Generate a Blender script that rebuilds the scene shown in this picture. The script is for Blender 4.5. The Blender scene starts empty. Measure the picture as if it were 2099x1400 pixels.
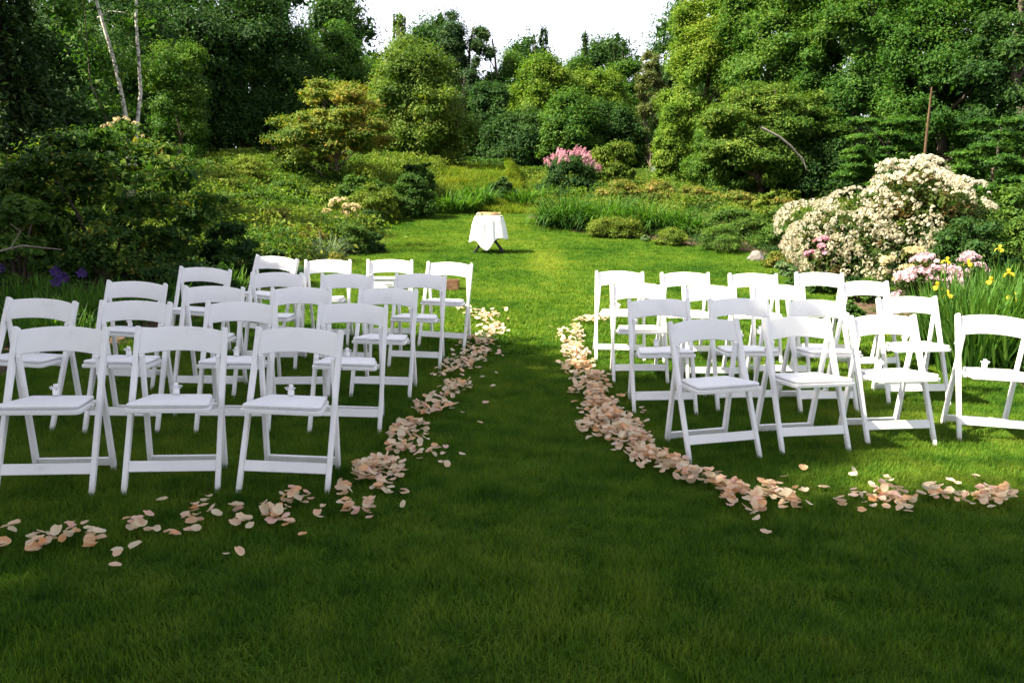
import bpy, bmesh, math
import numpy as np
from mathutils import Vector, Matrix, Euler

scene = bpy.context.scene
COL = scene.collection
R = math.radians

# ------------------------------------------------------------------ camera
F_PX, PITCH, CAM_H = 1700.0, 0.1492, 1.375
cam_d = bpy.data.cameras.new('camera')
cam_d.sensor_width = 36.0
cam_d.lens = F_PX / 2099.0 * 36.0
cam_d.clip_end = 2000.0
cam = bpy.data.objects.new('camera', cam_d)
COL.objects.link(cam)
cam.location = (0, 0, CAM_H)
cam.rotation_euler = (math.pi / 2 - PITCH, 0, 0)
scene.camera = cam

# ------------------------------------------------------------------ sky, sun, exposure
SUN_EL = R(47.0)
SUN_AZ = math.atan2(-0.96, -0.26)              # compass angle of the sun (x = sin, y = cos)
world = bpy.data.worlds.new('World')
scene.world = world
world.use_nodes = True
wn = world.node_tree
bg = wn.nodes['Background']
sky = wn.nodes.new('ShaderNodeTexSky')
sky.sky_type = 'NISHITA'
sky.sun_disc = False
sky.sun_elevation = SUN_EL
sky.sun_rotation = SUN_AZ % (2 * math.pi)
sky.air_density = 1.0
sky.dust_density = 1.4
sky.ozone_density = 2.0
veil = wn.nodes.new('ShaderNodeHueSaturation')
veil.inputs['Saturation'].default_value = 0.28
wn.links.new(sky.outputs['Color'], veil.inputs['Color'])
tone = wn.nodes.new('ShaderNodeMix'); tone.data_type = 'RGBA'; tone.blend_type = 'MULTIPLY'
tone.inputs['Factor'].default_value = 1.0
tone.inputs['B'].default_value = (1.02, 0.985, 1.05, 1)
wn.links.new(veil.outputs['Color'], tone.inputs['A'])
wn.links.new(tone.outputs['Result'], bg.inputs['Color'])
bg.inputs['Strength'].default_value = 0.088
sun_d = bpy.data.lights.new('sun', 'SUN')
sun_d.energy = 5.0
sun_d.angle = R(0.55)
sun_d.color = (1.0, 0.90, 0.68)
sun = bpy.data.objects.new('sun', sun_d)
COL.objects.link(sun)
to_sun = Vector((math.sin(SUN_AZ) * math.cos(SUN_EL), math.cos(SUN_AZ) * math.cos(SUN_EL), math.sin(SUN_EL)))
sun.rotation_euler = to_sun.to_track_quat('Z', 'Y').to_euler()
sun.location = (-20, -8, 25)
vs = scene.view_settings
vs.view_transform = 'Standard'
vs.look = 'None'
vs.gamma = 1.0
vs.exposure = 2.15
vs.use_curve_mapping = False
scene.render.engine = 'CYCLES'
scene.cycles.max_bounces = 6
scene.cycles.diffuse_bounces = 3
scene.cycles.glossy_bounces = 2
scene.cycles.transmission_bounces = 4
scene.cycles.caustics_reflective = False
scene.cycles.caustics_refractive = False

# ------------------------------------------------------------------ small helpers
def tag(o, label=None, cat=None, group=None, kind=None):
    if label: o['label'] = label
    if cat: o['category'] = cat
    if group: o['group'] = group
    if kind: o['kind'] = kind
    return o

def empty(name, loc, label, cat, group=None, rot=(0, 0, 0)):
    o = bpy.data.objects.new(name, None)
    o.empty_display_size = 0.2
    COL.objects.link(o)
    o.location = loc
    o.rotation_euler = rot
    return tag(o, label, cat, group)

def link(name, me, parent=None, loc=None, rot=None):
    o = bpy.data.objects.new(name, me)
    COL.objects.link(o)
    if parent: o.parent = parent
    if loc is not None: o.location = loc
    if rot is not None: o.rotation_euler = rot
    return o

def np_mesh(name, V, Q, mats, tint=None, smooth=False, midx=None):
    """V (n,3) floats, Q (m,k) ints (k = 3 or 4); tint: one value a vertex."""
    V = np.ascontiguousarray(V, dtype=np.float32); Q = np.ascontiguousarray(Q, dtype=np.int32)
    me = bpy.data.meshes.new(name)
    me.vertices.add(len(V)); me.vertices.foreach_set('co', V.ravel())
    k = Q.shape[1]
    me.loops.add(Q.size); me.loops.foreach_set('vertex_index', Q.ravel())
    me.polygons.add(len(Q)); me.polygons.foreach_set('loop_start', np.arange(0, Q.size, k, dtype=np.int32))
    if midx is not None: me.polygons.foreach_set('material_index', np.ascontiguousarray(midx, dtype=np.int32))
    if smooth: me.polygons.foreach_set('use_smooth', np.ones(len(Q), dtype=bool))
    else: me.polygons.foreach_set('use_smooth', np.zeros(len(Q), dtype=bool))
    me.update(calc_edges=True)
    if tint is not None:
        a = me.attributes.new('tint', 'FLOAT', 'POINT')
        a.data.foreach_set('value', np.ascontiguousarray(tint, dtype=np.float32))
    for m in (mats if isinstance(mats, (list, tuple)) else [mats]): me.materials.append(m)
    return me

def unit(a):
    return a / np.maximum(np.linalg.norm(a, axis=-1, keepdims=True), 1e-9)

# ------------------------------------------------------------------ materials
def new_mat(name):
    m = bpy.data.materials.new(name); m.use_nodes = True
    nt = m.node_tree; nt.nodes.clear()
    out = nt.nodes.new('ShaderNodeOutputMaterial')
    return m, nt, out

def N(nt, kind, **kw):
    n = nt.nodes.new(kind)
    for k, v in kw.items():
        if k in n.inputs.keys(): n.inputs[k].default_value = v
        else: setattr(n, k, v)
    return n

def ramp(nt, stops):
    r = nt.nodes.new('ShaderNodeValToRGB')
    el = r.color_ramp.elements
    while len(el) < len(stops): el.new(0.5)
    for e, (p, c) in zip(el, stops): e.position = p; e.color = (*c, 1)
    return r

def leaf_mat(name, dark, mid, light, accent=None, trans=0.38, patch=0.35, rough=0.6, spec=0.12, transcol=(1.15, 1.25, 0.5)):
    """leaf colour: each leaf has its own tint, and clumps of them differ through a noise in space"""
    m, nt, out = new_mat(name)
    at = N(nt, 'ShaderNodeAttribute', attribute_name='tint')
    geo = nt.nodes.new('ShaderNodeNewGeometry')
    no = N(nt, 'ShaderNodeTexNoise', Scale=patch, Detail=2.0)
    nt.links.new(geo.outputs['Position'], no.inputs['Vector'])
    ma = N(nt, 'ShaderNodeMath', operation='MULTIPLY_ADD')
    nt.links.new(no.outputs['Fac'], ma.inputs[0]); ma.inputs[1].default_value = 0.9; ma.inputs[2].default_value = -0.45
    ad = N(nt, 'ShaderNodeMath', operation='ADD', use_clamp=True)
    nt.links.new(ma.outputs[0], ad.inputs[0]); nt.links.new(at.outputs['Fac'], ad.inputs[1])
    st = [(0.08, dark), (0.5, mid), (0.9, light)]
    if accent: st = [(0.08, dark), (0.42, mid), (0.7, light), (0.92, accent)]
    r = ramp(nt, st)
    nt.links.new(ad.outputs[0], r.inputs['Fac'])
    p = N(nt, 'ShaderNodeBsdfPrincipled', Roughness=rough)
    p.inputs['Specular IOR Level'].default_value = spec
    nt.links.new(r.outputs['Color'], p.inputs['Base Color'])
    tr = nt.nodes.new('ShaderNodeBsdfTranslucent')
    mx = N(nt, 'ShaderNodeMix', data_type='RGBA', blend_type='MULTIPLY')
    mx.inputs['Factor'].default_value = 1.0
    nt.links.new(r.outputs['Color'], mx.inputs['A']); mx.inputs['B'].default_value = (*transcol, 1)
    nt.links.new(mx.outputs['Result'], tr.inputs['Color'])
    ms = nt.nodes.new('ShaderNodeMixShader'); ms.inputs['Fac'].default_value = trans
    nt.links.new(p.outputs[0], ms.inputs[1]); nt.links.new(tr.outputs[0], ms.inputs[2])
    nt.links.new(ms.outputs[0], out.inputs['Surface'])
    return m

def noisy_mat(name, c0, c1, scale=8.0, rough=0.8, detail=5.0, bump=0.0, c2=None, spec=0.3, stretch=None):
    m, nt, out = new_mat(name)
    tc = nt.nodes.new('ShaderNodeTexCoord')
    no = N(nt, 'ShaderNodeTexNoise', Scale=scale, Detail=detail)
    src = tc.outputs['Object']
    if stretch:
        mp = nt.nodes.new('ShaderNodeMapping'); mp.inputs['Scale'].default_value = stretch
        nt.links.new(src, mp.inputs['Vector']); src = mp.outputs['Vector']
    nt.links.new(src, no.inputs['Vector'])
    r = ramp(nt, [(0.3, c0), (0.7, c1)] if c2 is None else [(0.3, c0), (0.5, c1), (0.7, c2)])
    nt.links.new(no.outputs['Fac'], r.inputs['Fac'])
    p = N(nt, 'ShaderNodeBsdfPrincipled', Roughness=rough)
    p.inputs['Specular IOR Level'].default_value = spec
    nt.links.new(r.outputs['Color'], p.inputs['Base Color'])
    if bump:
        b = N(nt, 'ShaderNodeBump', Strength=bump, Distance=0.02)
        nt.links.new(no.outputs['Fac'], b.inputs['Height']); nt.links.new(b.outputs['Normal'], p.inputs['Normal'])
    nt.links.new(p.outputs[0], out.inputs['Surface'])
    return m

M = {}
def paint_mat():
    m, nt, out = new_mat('white_paint')
    tc = nt.nodes.new('ShaderNodeTexCoord'); geo = nt.nodes.new('ShaderNodeNewGeometry')
    n1 = N(nt, 'ShaderNodeTexNoise', Scale=9.0, Detail=6.0, Roughness=0.7); nt.links.new(geo.outputs['Position'], n1.inputs['Vector'])
    n2 = N(nt, 'ShaderNodeTexNoise', Scale=55.0, Detail=4.0); nt.links.new(geo.outputs['Position'], n2.inputs['Vector'])
    r = ramp(nt, [(0.25, (0.70, 0.695, 0.68)), (0.42, (0.79, 0.79, 0.79)), (0.7, (0.82, 0.82, 0.82))]); nt.links.new(n1.outputs['Fac'], r.inputs['Fac'])
    sp = nt.nodes.new('ShaderNodeSeparateXYZ'); nt.links.new(tc.outputs['Object'], sp.inputs[0])
    mr = N(nt, 'ShaderNodeMapRange', clamp=True); nt.links.new(sp.outputs['Z'], mr.inputs['Value'])
    mr.inputs['From Min'].default_value = 0.0; mr.inputs['From Max'].default_value = 0.11; mr.inputs['To Min'].default_value = 0.8; mr.inputs['To Max'].default_value = 0.0
    mu = N(nt, 'ShaderNodeMath', operation='MULTIPLY', use_clamp=True); nt.links.new(mr.outputs[0], mu.inputs[0]); nt.links.new(n2.outputs['Fac'], mu.inputs[1])
    mx = N(nt, 'ShaderNodeMix', data_type='RGBA'); nt.links.new(mu.outputs[0], mx.inputs['Factor']); nt.links.new(r.outputs['Color'], mx.inputs['A']); mx.inputs['B'].default_value = (0.20, 0.22, 0.10, 1)
    p = N(nt, 'ShaderNodeBsdfPrincipled', Roughness=0.45); p.inputs['Specular IOR Level'].default_value = 0.35
    nt.links.new(mx.outputs['Result'], p.inputs['Base Color'])
    rr = N(nt, 'ShaderNodeMapRange'); nt.links.new(n1.outputs['Fac'], rr.inputs['Value']); rr.inputs['To Min'].default_value = .6; rr.inputs['To Max'].default_value = .35
    nt.links.new(rr.outputs[0], p.inputs['Roughness'])
    b = N(nt, 'ShaderNodeBump', Strength=0.06, Distance=0.004); nt.links.new(n2.outputs['Fac'], b.inputs['Height']); nt.links.new(b.outputs['Normal'], p.inputs['Normal'])
    nt.links.new(p.outputs[0], out.inputs['Surface'])
    return m
M['paint'] = paint_mat()
M['vinyl'] = noisy_mat('white_vinyl', (0.72, 0.73, 0.75), (0.80, 0.80, 0.80), 30, 0.55, bump=0.12, spec=0.35)
M['plastic'] = noisy_mat('white_plastic', (0.78, 0.78, 0.78), (0.82, 0.82, 0.82), 10, 0.4)
M['cloth'] = noisy_mat('white_linen', (0.76, 0.76, 0.75), (0.82, 0.82, 0.81), 25, 0.85, bump=0.1)
M['black'] = noisy_mat('black_wood', (0.012, 0.012, 0.012), (0.022, 0.02, 0.02), 12, 0.5)
M['metal'] = noisy_mat('hinge_metal', (0.25, 0.25, 0.26), (0.35, 0.35, 0.36), 20, 0.4)
M['wicker'] = noisy_mat('wicker', (0.42, 0.27, 0.13), (0.62, 0.43, 0.24), 60, 0.7, bump=0.4)
M['crate'] = noisy_mat('brown_wood', (0.14, 0.07, 0.035), (0.24, 0.13, 0.07), 14, 0.7, bump=0.2, stretch=(1, 1, 8))
M['soil'] = noisy_mat('soil_and_mulch', (0.035, 0.022, 0.014), (0.085, 0.048, 0.03), 7, 0.95, 8, 0.9, c2=(0.04, 0.06, 0.018))
M['lawn'] = noisy_mat('lawn_base', (0.02, 0.05, 0.005), (0.05, 0.10, 0.008), 4, 1.0, 8, 0.6, spec=0.0)
M['bark'] = noisy_mat('grey_brown_bark', (0.05, 0.038, 0.028), (0.14, 0.11, 0.085), 9, 0.9, 6, 0.8, stretch=(3, 3, 0.6))
M['birch'] = noisy_mat('birch_bark', (0.40, 0.38, 0.34), (0.52, 0.50, 0.46), 5, 0.7, 6, 0.3, c2=(0.07, 0.06, 0.05), stretch=(1.2, 1.2, 3.5))
M['dead'] = noisy_mat('bleached_dead_wood', (0.17, 0.15, 0.13), (0.30, 0.27, 0.23), 9, 0.9, 5, 0.5, stretch=(3, 3, 0.6))
M['rust'] = noisy_mat('rusty_dead_bark', (0.045, 0.025, 0.013), (0.10, 0.06, 0.03), 9, 0.9, 5, 0.5, stretch=(3, 3, 0.6))
M['rock'] = noisy_mat('grey_fieldstone', (0.09, 0.085, 0.08), (0.20, 0.18, 0.165), 6, 0.9, 8, 0.8)

def grass_mat(name, a, b, c, trans=0.4):
    m, nt, out = new_mat(name)
    geo = nt.nodes.new('ShaderNodeNewGeometry')
    at = N(nt, 'ShaderNodeAttribute', attribute_name='tint')
    n1 = N(nt, 'ShaderNodeTexNoise', Scale=0.55, Detail=4.0, Roughness=0.6)
    n2 = N(nt, 'ShaderNodeTexNoise', Scale=5.0, Detail=3.0)
    nt.links.new(geo.outputs['Position'], n1.inputs['Vector']); nt.links.new(geo.outputs['Position'], n2.inputs['Vector'])
    s = N(nt, 'ShaderNodeMath', operation='MULTIPLY_ADD'); nt.links.new(n1.outputs['Fac'], s.inputs[0]); s.inputs[1].default_value = 1.2; s.inputs[2].default_value = -0.6
    s2 = N(nt, 'ShaderNodeMath', operation='MULTIPLY_ADD'); nt.links.new(n2.outputs['Fac'], s2.inputs[0]); s2.inputs[1].default_value = 0.9; nt.links.new(s.outputs[0], s2.inputs[2])
    s3 = N(nt, 'ShaderNodeMath', operation='MULTIPLY_ADD', use_clamp=True); nt.links.new(at.outputs['Fac'], s3.inputs[0]); s3.inputs[1].default_value = 0.55
    s4 = N(nt, 'ShaderNodeMath', operation='ADD'); nt.links.new(s2.outputs[0], s4.inputs[0]); s4.inputs[1].default_value = -0.2
    nt.links.new(s4.outputs[0], s3.inputs[2])
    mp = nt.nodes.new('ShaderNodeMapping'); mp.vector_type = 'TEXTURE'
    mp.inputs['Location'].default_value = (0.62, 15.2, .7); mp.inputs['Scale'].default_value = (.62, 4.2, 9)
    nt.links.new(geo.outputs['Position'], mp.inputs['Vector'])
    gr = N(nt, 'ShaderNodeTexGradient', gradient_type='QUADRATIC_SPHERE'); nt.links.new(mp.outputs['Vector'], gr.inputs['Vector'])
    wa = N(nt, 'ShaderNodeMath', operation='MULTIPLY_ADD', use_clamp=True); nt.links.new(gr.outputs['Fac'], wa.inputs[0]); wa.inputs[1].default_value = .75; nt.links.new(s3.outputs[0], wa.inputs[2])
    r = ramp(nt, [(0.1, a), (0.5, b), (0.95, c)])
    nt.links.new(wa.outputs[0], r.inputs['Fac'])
    d = N(nt, 'ShaderNodeBsdfPrincipled', Roughness=0.65); d.inputs['Specular IOR Level'].default_value = 0.08
    nt.links.new(r.outputs['Color'], d.inputs['Base Color'])
    t = nt.nodes.new('ShaderNodeBsdfTranslucent')
    mx = N(nt, 'ShaderNodeMix', data_type='RGBA', blend_type='MULTIPLY'); mx.inputs['Factor'].default_value = 1.0
    nt.links.new(r.outputs['Color'], mx.inputs['A']); mx.inputs['B'].default_value = (1.25, 1.25, 0.4, 1)
    nt.links.new(mx.outputs['Result'], t.inputs['Color'])
    ms = nt.nodes.new('ShaderNodeMixShader'); ms.inputs['Fac'].default_value = trans
    nt.links.new(d.outputs[0], ms.inputs[1]); nt.links.new(t.outputs[0], ms.inputs[2])
    nt.links.new(ms.outputs[0], out.inputs['Surface'])
    return m
M['grass'] = grass_mat('grass_blades', (0.010, 0.054, 0.006), (0.070, 0.155, 0.013), (0.18, 0.24, 0.03))
M['meadow'] = grass_mat('meadow_grass', (0.05, 0.11, 0.008), (0.12, 0.18, 0.012), (0.21, 0.22, 0.03))

# species
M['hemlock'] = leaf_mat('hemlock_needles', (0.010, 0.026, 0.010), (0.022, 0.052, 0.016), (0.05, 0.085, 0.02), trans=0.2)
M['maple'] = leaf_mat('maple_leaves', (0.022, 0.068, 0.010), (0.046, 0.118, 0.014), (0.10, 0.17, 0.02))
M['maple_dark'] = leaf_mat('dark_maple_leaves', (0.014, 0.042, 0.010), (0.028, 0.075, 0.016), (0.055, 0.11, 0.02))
M['ash'] = leaf_mat('light_ash_leaves', (0.05, 0.115, 0.012), (0.095, 0.175, 0.016), (0.17, 0.23, 0.026))
M['olive'] = leaf_mat('olive_leaves', (0.04, 0.09, 0.012), (0.085, 0.15, 0.018), (0.17, 0.21, 0.03))
M['pine'] = leaf_mat('pine_needles', (0.018, 0.045, 0.018), (0.035, 0.08, 0.024), (0.07, 0.115, 0.03), trans=0.2)
M['bronze'] = leaf_mat('bronze_green_leaves', (0.05, 0.10, 0.015), (0.12, 0.18, 0.022), (0.24, 0.23, 0.03), accent=(0.34, 0.21, 0.05))
M['greytwig'] = leaf_mat('sparse_brownish_leaves', (0.055, 0.075, 0.025), (0.10, 0.125, 0.035), (0.16, 0.17, 0.05))
M['yew'] = leaf_mat('layered_shrub_leaves', (0.02, 0.055, 0.012), (0.05, 0.11, 0.018), (0.12, 0.17, 0.02), accent=(0.22, 0.17, 0.03), patch=1.2)
M['shrub_dark'] = leaf_mat('dark_shrub_leaves', (0.012, 0.036, 0.012), (0.025, 0.070, 0.018), (0.05, 0.10, 0.02), patch=1.0)
M['shrub'] = leaf_mat('shrub_leaves', (0.030, 0.075, 0.014), (0.055, 0.12, 0.02), (0.10, 0.17, 0.025), patch=1.0)
M['shrub_lime'] = leaf_mat('lime_shrub_leaves', (0.06, 0.11, 0.014), (0.11, 0.17, 0.02), (0.19, 0.22, 0.03), patch=1.0)
M['tan'] = leaf_mat('tan_and_green_leaves', (0.05, 0.10, 0.016), (0.12, 0.16, 0.022), (0.21, 0.19, 0.04), accent=(0.33, 0.22, 0.08), patch=1.5)
M['rhodo'] = leaf_mat('rhododendron_leaves', (0.022, 0.05, 0.014), (0.045, 0.085, 0.02), (0.09, 0.12, 0.025), accent=(0.16, 0.09, 0.04), patch=1.2)
M['blade'] = leaf_mat('strap_leaves', (0.025, 0.075, 0.012), (0.05, 0.13, 0.018), (0.10, 0.19, 0.03), patch=1.2, transcol=(1.2, 1.3, 0.4))
M['blade_blue'] = leaf_mat('blue_green_blades', (0.06, 0.10, 0.06), (0.12, 0.17, 0.11), (0.20, 0.25, 0.17), patch=1.2)
M['variegated'] = leaf_mat('variegated_leaves', (0.05, 0.12, 0.04), (0.14, 0.22, 0.09), (0.42, 0.46, 0.28), patch=2)

def petal_mat(name, a, b, trans=0.38):
    m, nt, out = new_mat(name)
    at = N(nt, 'ShaderNodeAttribute', attribute_name='tint')
    oi = nt.nodes.new('ShaderNodeObjectInfo')
    ad = N(nt, 'ShaderNodeMath', operation='MULTIPLY_ADD', use_clamp=True)
    nt.links.new(oi.outputs['Random'], ad.inputs[0]); ad.inputs[1].default_value = 0.45; nt.links.new(at.outputs['Fac'], ad.inputs[2])
    r = ramp(nt, [(0.0, a), (1.0, b)])
    nt.links.new(ad.outputs[0], r.inputs['Fac'])
    d = N(nt, 'ShaderNodeBsdfPrincipled', Roughness=0.6); d.inputs['Specular IOR Level'].default_value = 0.2
    nt.links.new(r.outputs['Color'], d.inputs['Base Color'])
    t = nt.nodes.new('ShaderNodeBsdfTranslucent'); nt.links.new(r.outputs['Color'], t.inputs['Color'])
    ms = nt.nodes.new('ShaderNodeMixShader'); ms.inputs['Fac'].default_value = trans
    nt.links.new(d.outputs[0], ms.inputs[1]); nt.links.new(t.outputs[0], ms.inputs[2])
    nt.links.new(ms.outputs[0], out.inputs['Surface'])
    return m
PETAL_COL = [('cream', petal_mat('cream_petal', (0.70, 0.56, 0.36), (0.76, 0.67, 0.50))),
             ('pink', petal_mat('blush_petal', (0.72, 0.42, 0.31), (0.80, 0.60, 0.50))),
             ('peach', petal_mat('peach_petal', (0.76, 0.49, 0.29), (0.80, 0.64, 0.47))),
             ('apricot', petal_mat('apricot_petal', (0.74, 0.38, 0.15), (0.80, 0.52, 0.30)))]
M['white_fl'] = petal_mat('white_florets', (0.42, 0.37, 0.22), (0.60, 0.56, 0.45))
M['pink_fl'] = petal_mat('pink_florets', (0.46, 0.17, 0.24), (0.62, 0.36, 0.42))
M['pale_pink_fl'] = petal_mat('pale_pink_florets', (0.54, 0.34, 0.40), (0.70, 0.54, 0.58))
M['cream_fl'] = petal_mat('cream_florets', (0.52, 0.40, 0.17), (0.66, 0.56, 0.34))
M['yellow_fl'] = petal_mat('yellow_petals', (0.75, 0.52, 0.02), (0.82, 0.66, 0.06))
M['purple_fl'] = petal_mat('purple_petals', (0.05, 0.02, 0.14), (0.11, 0.06, 0.24))

# ------------------------------------------------------------------ terrain
LAWN = np.array([(-40, -30), (-9, -6), (-5.4, 1), (-4.5, 4), (-4.0, 6), (-3.7, 7.5), (-3.3, 9), (-3.1, 11.5), (-2.96, 14.4), (-2.7, 17), (-2.65, 18.6),
                 (-3.4, 19.6), (-3.5, 20.5), (-2.6, 21.4), (-1.8, 22.0), (0.1, 22.5), (0.7, 21.2), (0.8, 20.5), (1.7, 19.4),
                 (3.1, 18.7), (4.0, 17.8), (5.0, 17.4), (5.1, 16.5), (4.7, 14.2), (4.5, 11.9), (4.1, 9.5), (3.98, 7.4),
                 (4.2, 6.4), (5.2, 4.5), (6.5, 1), (11, -6), (40, -30)], dtype=float)
_ty = np.array([-60, -30, 0, 4.5, 6, 7, 8, 10, 13, 16.5, 19, 22, 26, 30, 35, 50, 90, 200, 600])
_tz = np.array([-0.6, -0.3, 0, 0, .03, .08, .16, .29, .45, .65, .95, 1.42, 1.90, 2.35, 2.80, 3.8, 6, 11, 20])
_fy = np.arange(-60, 600, 0.1)
_fz = np.interp(_fy, _ty, _tz)
_k = np.hanning(13); _k /= _k.sum()
_fz = np.convolve(np.pad(_fz, 6, mode='edge'), _k, mode='valid')

def in_lawn(x, y):
    x = np.asarray(x, float); y = np.asarray(y, float)
    ins = np.zeros(x.shape, bool)
    n = len(LAWN)
    for i in range(n):
        x0, y0 = LAWN[i]; x1, y1 = LAWN[(i + 1) % n]
        c = ((y0 > y) != (y1 > y))
        xi = (x1 - x0) * (y - y0) / ((y1 - y0) if y1 != y0 else 1e-9) + x0
        ins ^= c & (x < xi)
    return ins

def edge_dist(x, y):
    x = np.asarray(x, float); y = np.asarray(y, float)
    d = np.full(x.shape, 1e9)
    for i in range(len(LAWN)):
        a = LAWN[i]; b = LAWN[(i + 1) % len(LAWN)] - a
        t = np.clip(((x - a[0]) * b[0] + (y - a[1]) * b[1]) / (b @ b), 0, 1)
        d = np.minimum(d, np.hypot(x - a[0] - t * b[0], y - a[1] - t * b[1]))
    return d

def sstep(a, b, v):
    t = np.clip((v - a) / (b - a), 0, 1)
    return t * t * (3 - 2 * t)

def Z(x, y):
    x = np.asarray(x, float); y = np.asarray(y, float)
    z = np.interp(y, _fy, _fz)
    z = z - 0.02 * np.clip(x, -6, 8) * sstep(-2, 4, y)
    d = np.where(in_lawn(x, y), 0, edge_dist(x, y))
    z = z + np.where(x < 0.1, 0.70 * sstep(0, 4.5, d) * sstep(6.5, 15, y) * (1 - sstep(28, 40, y)), 0.25 * sstep(0, 3, d) * sstep(6, 12, y))
    return z

def zf(x, y): return float(Z(np.array(x), np.array(y)))

def at(px, py, Y):
    """world x and z of an image point of the photograph measured at distance Y"""
    c, s = math.cos(PITCH), math.sin(PITCH)
    v = (700 - py) / F_PX
    k = Y / (c + v * s)
    return (px - 1049.5) / F_PX * k, CAM_H + k * (v * c - s)

def gp(px, py):
    """point of the terrain seen at an image point of the photograph"""
    Ys = np.arange(1.2, 60, 0.02)
    c, s = math.cos(PITCH), math.sin(PITCH)
    v = (700 - py) / F_PX
    k = Ys / (c + v * s)
    X = (px - 1049.5) / F_PX * k; Zr = CAM_H + k * (v * c - s)
    hit = np.nonzero(Zr <= Z(X, Ys))[0]
    i = hit[0] if len(hit) else -1
    return float(X[i]), float(Ys[i]), zf(X[i], Ys[i])

xs = np.unique(np.round(np.concatenate([np.arange(-14, 14.01, 0.2), np.arange(-60, -14, 2.0), np.arange(16, 61, 2.0), [-600, -300, -150, -90, 90, 150, 300, 600]]), 3))
ys = np.unique(np.round(np.concatenate([np.arange(-4, 28.01, 0.2), np.arange(-60, -4, 2.0), np.arange(29, 60, 1.0), [70, 90, 120, 170, 250, 400, 590], [-300, -120]]), 3))
GX, GY = np.meshgrid(xs, ys)
GZ = Z(GX, GY)
_rng = np.random.default_rng(3)
cx = (GX[:-1, :-1] + GX[1:, 1:]) / 2; cy = (GY[:-1, :-1] + GY[1:, 1:]) / 2
lawn_f = in_lawn(cx, cy)
idx = np.arange(GX.size).reshape(GX.shape)
quads = np.stack([idx[:-1, :-1], idx[:-1, 1:], idx[1:, 1:], idx[1:, :-1]], -1)
V = np.stack([GX, GY, GZ], -1).reshape(-1, 3)
def sub_sheet(name, mask, mat, smooth=True):
    q = quads[mask]
    u, inv = np.unique(q, return_inverse=True)
    me = np_mesh(name, V[u], inv.reshape(q.shape), mat, smooth=smooth)
    return tag(link(name, me), kind='structure')
sub_sheet('lawn', lawn_f, M['lawn'])
sub_sheet('ground', ~lawn_f, M['soil'])

# ------------------------------------------------------------------ foliage builders
def leaf_quads(P, Nrm, L, W, rng, droop=0.15):
    n = len(P)
    t = unit(np.cross(Nrm, unit(rng.normal(size=(n, 3)))))
    b = np.cross(Nrm, t)
    L = L[:, None]; W = W[:, None]
    up = np.array([0, 0, 1.0])
    V = np.stack([P - t * L * .5, P + b * W * .5 + Nrm * W * .12, P + t * L * .5 - up * L * droop, P - b * W * .5 + Nrm * W * .12], 1)
    return V.reshape(-1, 3), np.arange(n * 4).reshape(n, 4)

def leaf_tris(P, Nrm, L, W, rng, droop=0.15):
    n = len(P)
    t = unit(np.cross(Nrm, unit(rng.normal(size=(n, 3)))))
    b = np.cross(Nrm, t)
    L = L[:, None]; W = W[:, None] * 1.1
    V = np.stack([P - t * L * .45 + b * W * .5, P + t * L * .55 - np.array([0, 0, 1.0]) * L * droop, P - t * L * .4 - b * W * .5], 1)
    return V.reshape(-1, 3), np.arange(n * 3).reshape(n, 3)

def leaf_cloud(C, Rc, per, size, rng, flat=0.6, center=None, aspect=0.55, hollow=0.55, updraft=0.6, tint=0.5, spread=0.22, core=0.16, tris=False):
    """C (k,3) clump centres with radii Rc (k,): leaves gathered on each clump's outside"""
    k = len(C)
    per = np.maximum(6, (per * (Rc / Rc.mean()) ** 2).astype(int))
    ci = np.repeat(np.arange(k), per)
    n = len(ci)
    d = unit(rng.normal(size=(n, 3)))
    d[:, 2] = np.where(d[:, 2] < -0.2, -d[:, 2] * 0.6, d[:, 2])
    r = (hollow + (1 - hollow) * rng.random(n)) * (1 + 0.10 * rng.normal(size=n))
    off = d * r[:, None] * Rc[ci][:, None]
    off[:, 2] *= flat
    P = C[ci] + off
    out = unit(C - (C.mean(0) if center is None else np.asarray(center)))[ci]
    Nrm = unit(d * 0.7 + out * 0.35 + np.array([0, 0, updraft]) + rng.normal(size=(n, 3)) * 0.5)
    L = size * rng.uniform(0.65, 1.35, n)
    fn, kv = (leaf_tris, 3) if tris else (leaf_quads, 4)
    Vv, Q = fn(P, Nrm, L, L * aspect, rng)
    ct = rng.normal(size=k) * 0.10
    tv = np.clip(tint + ct[ci] + rng.normal(size=n) * spread, 0, 1)
    if core:
        # larger inner leaves close the inside of each clump
        cj = np.repeat(np.arange(k), np.maximum(4, (per * core).astype(int)))
        m = len(cj)
        P2 = C[cj] + unit(rng.normal(size=(m, 3))) * (Rc[cj] * 0.55 * rng.random(m) ** .5)[:, None] * np.array([1, 1, flat])
        N2 = unit(rng.normal(size=(m, 3)) + np.array([0, -.4, .2]))
        L2 = size * 2.3 * rng.uniform(.7, 1.3, m)
        V2, Q2 = fn(P2, N2, L2, L2 * .75, rng)
        Vv = np.concatenate([Vv, V2]); Q = np.concatenate([Q, Q2 + n * kv]); tv = np.concatenate([tv, np.clip(tint + ct[cj] + rng.normal(size=m) * spread, 0, 1)])
    return Vv, Q, np.repeat(tv, kv)

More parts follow.
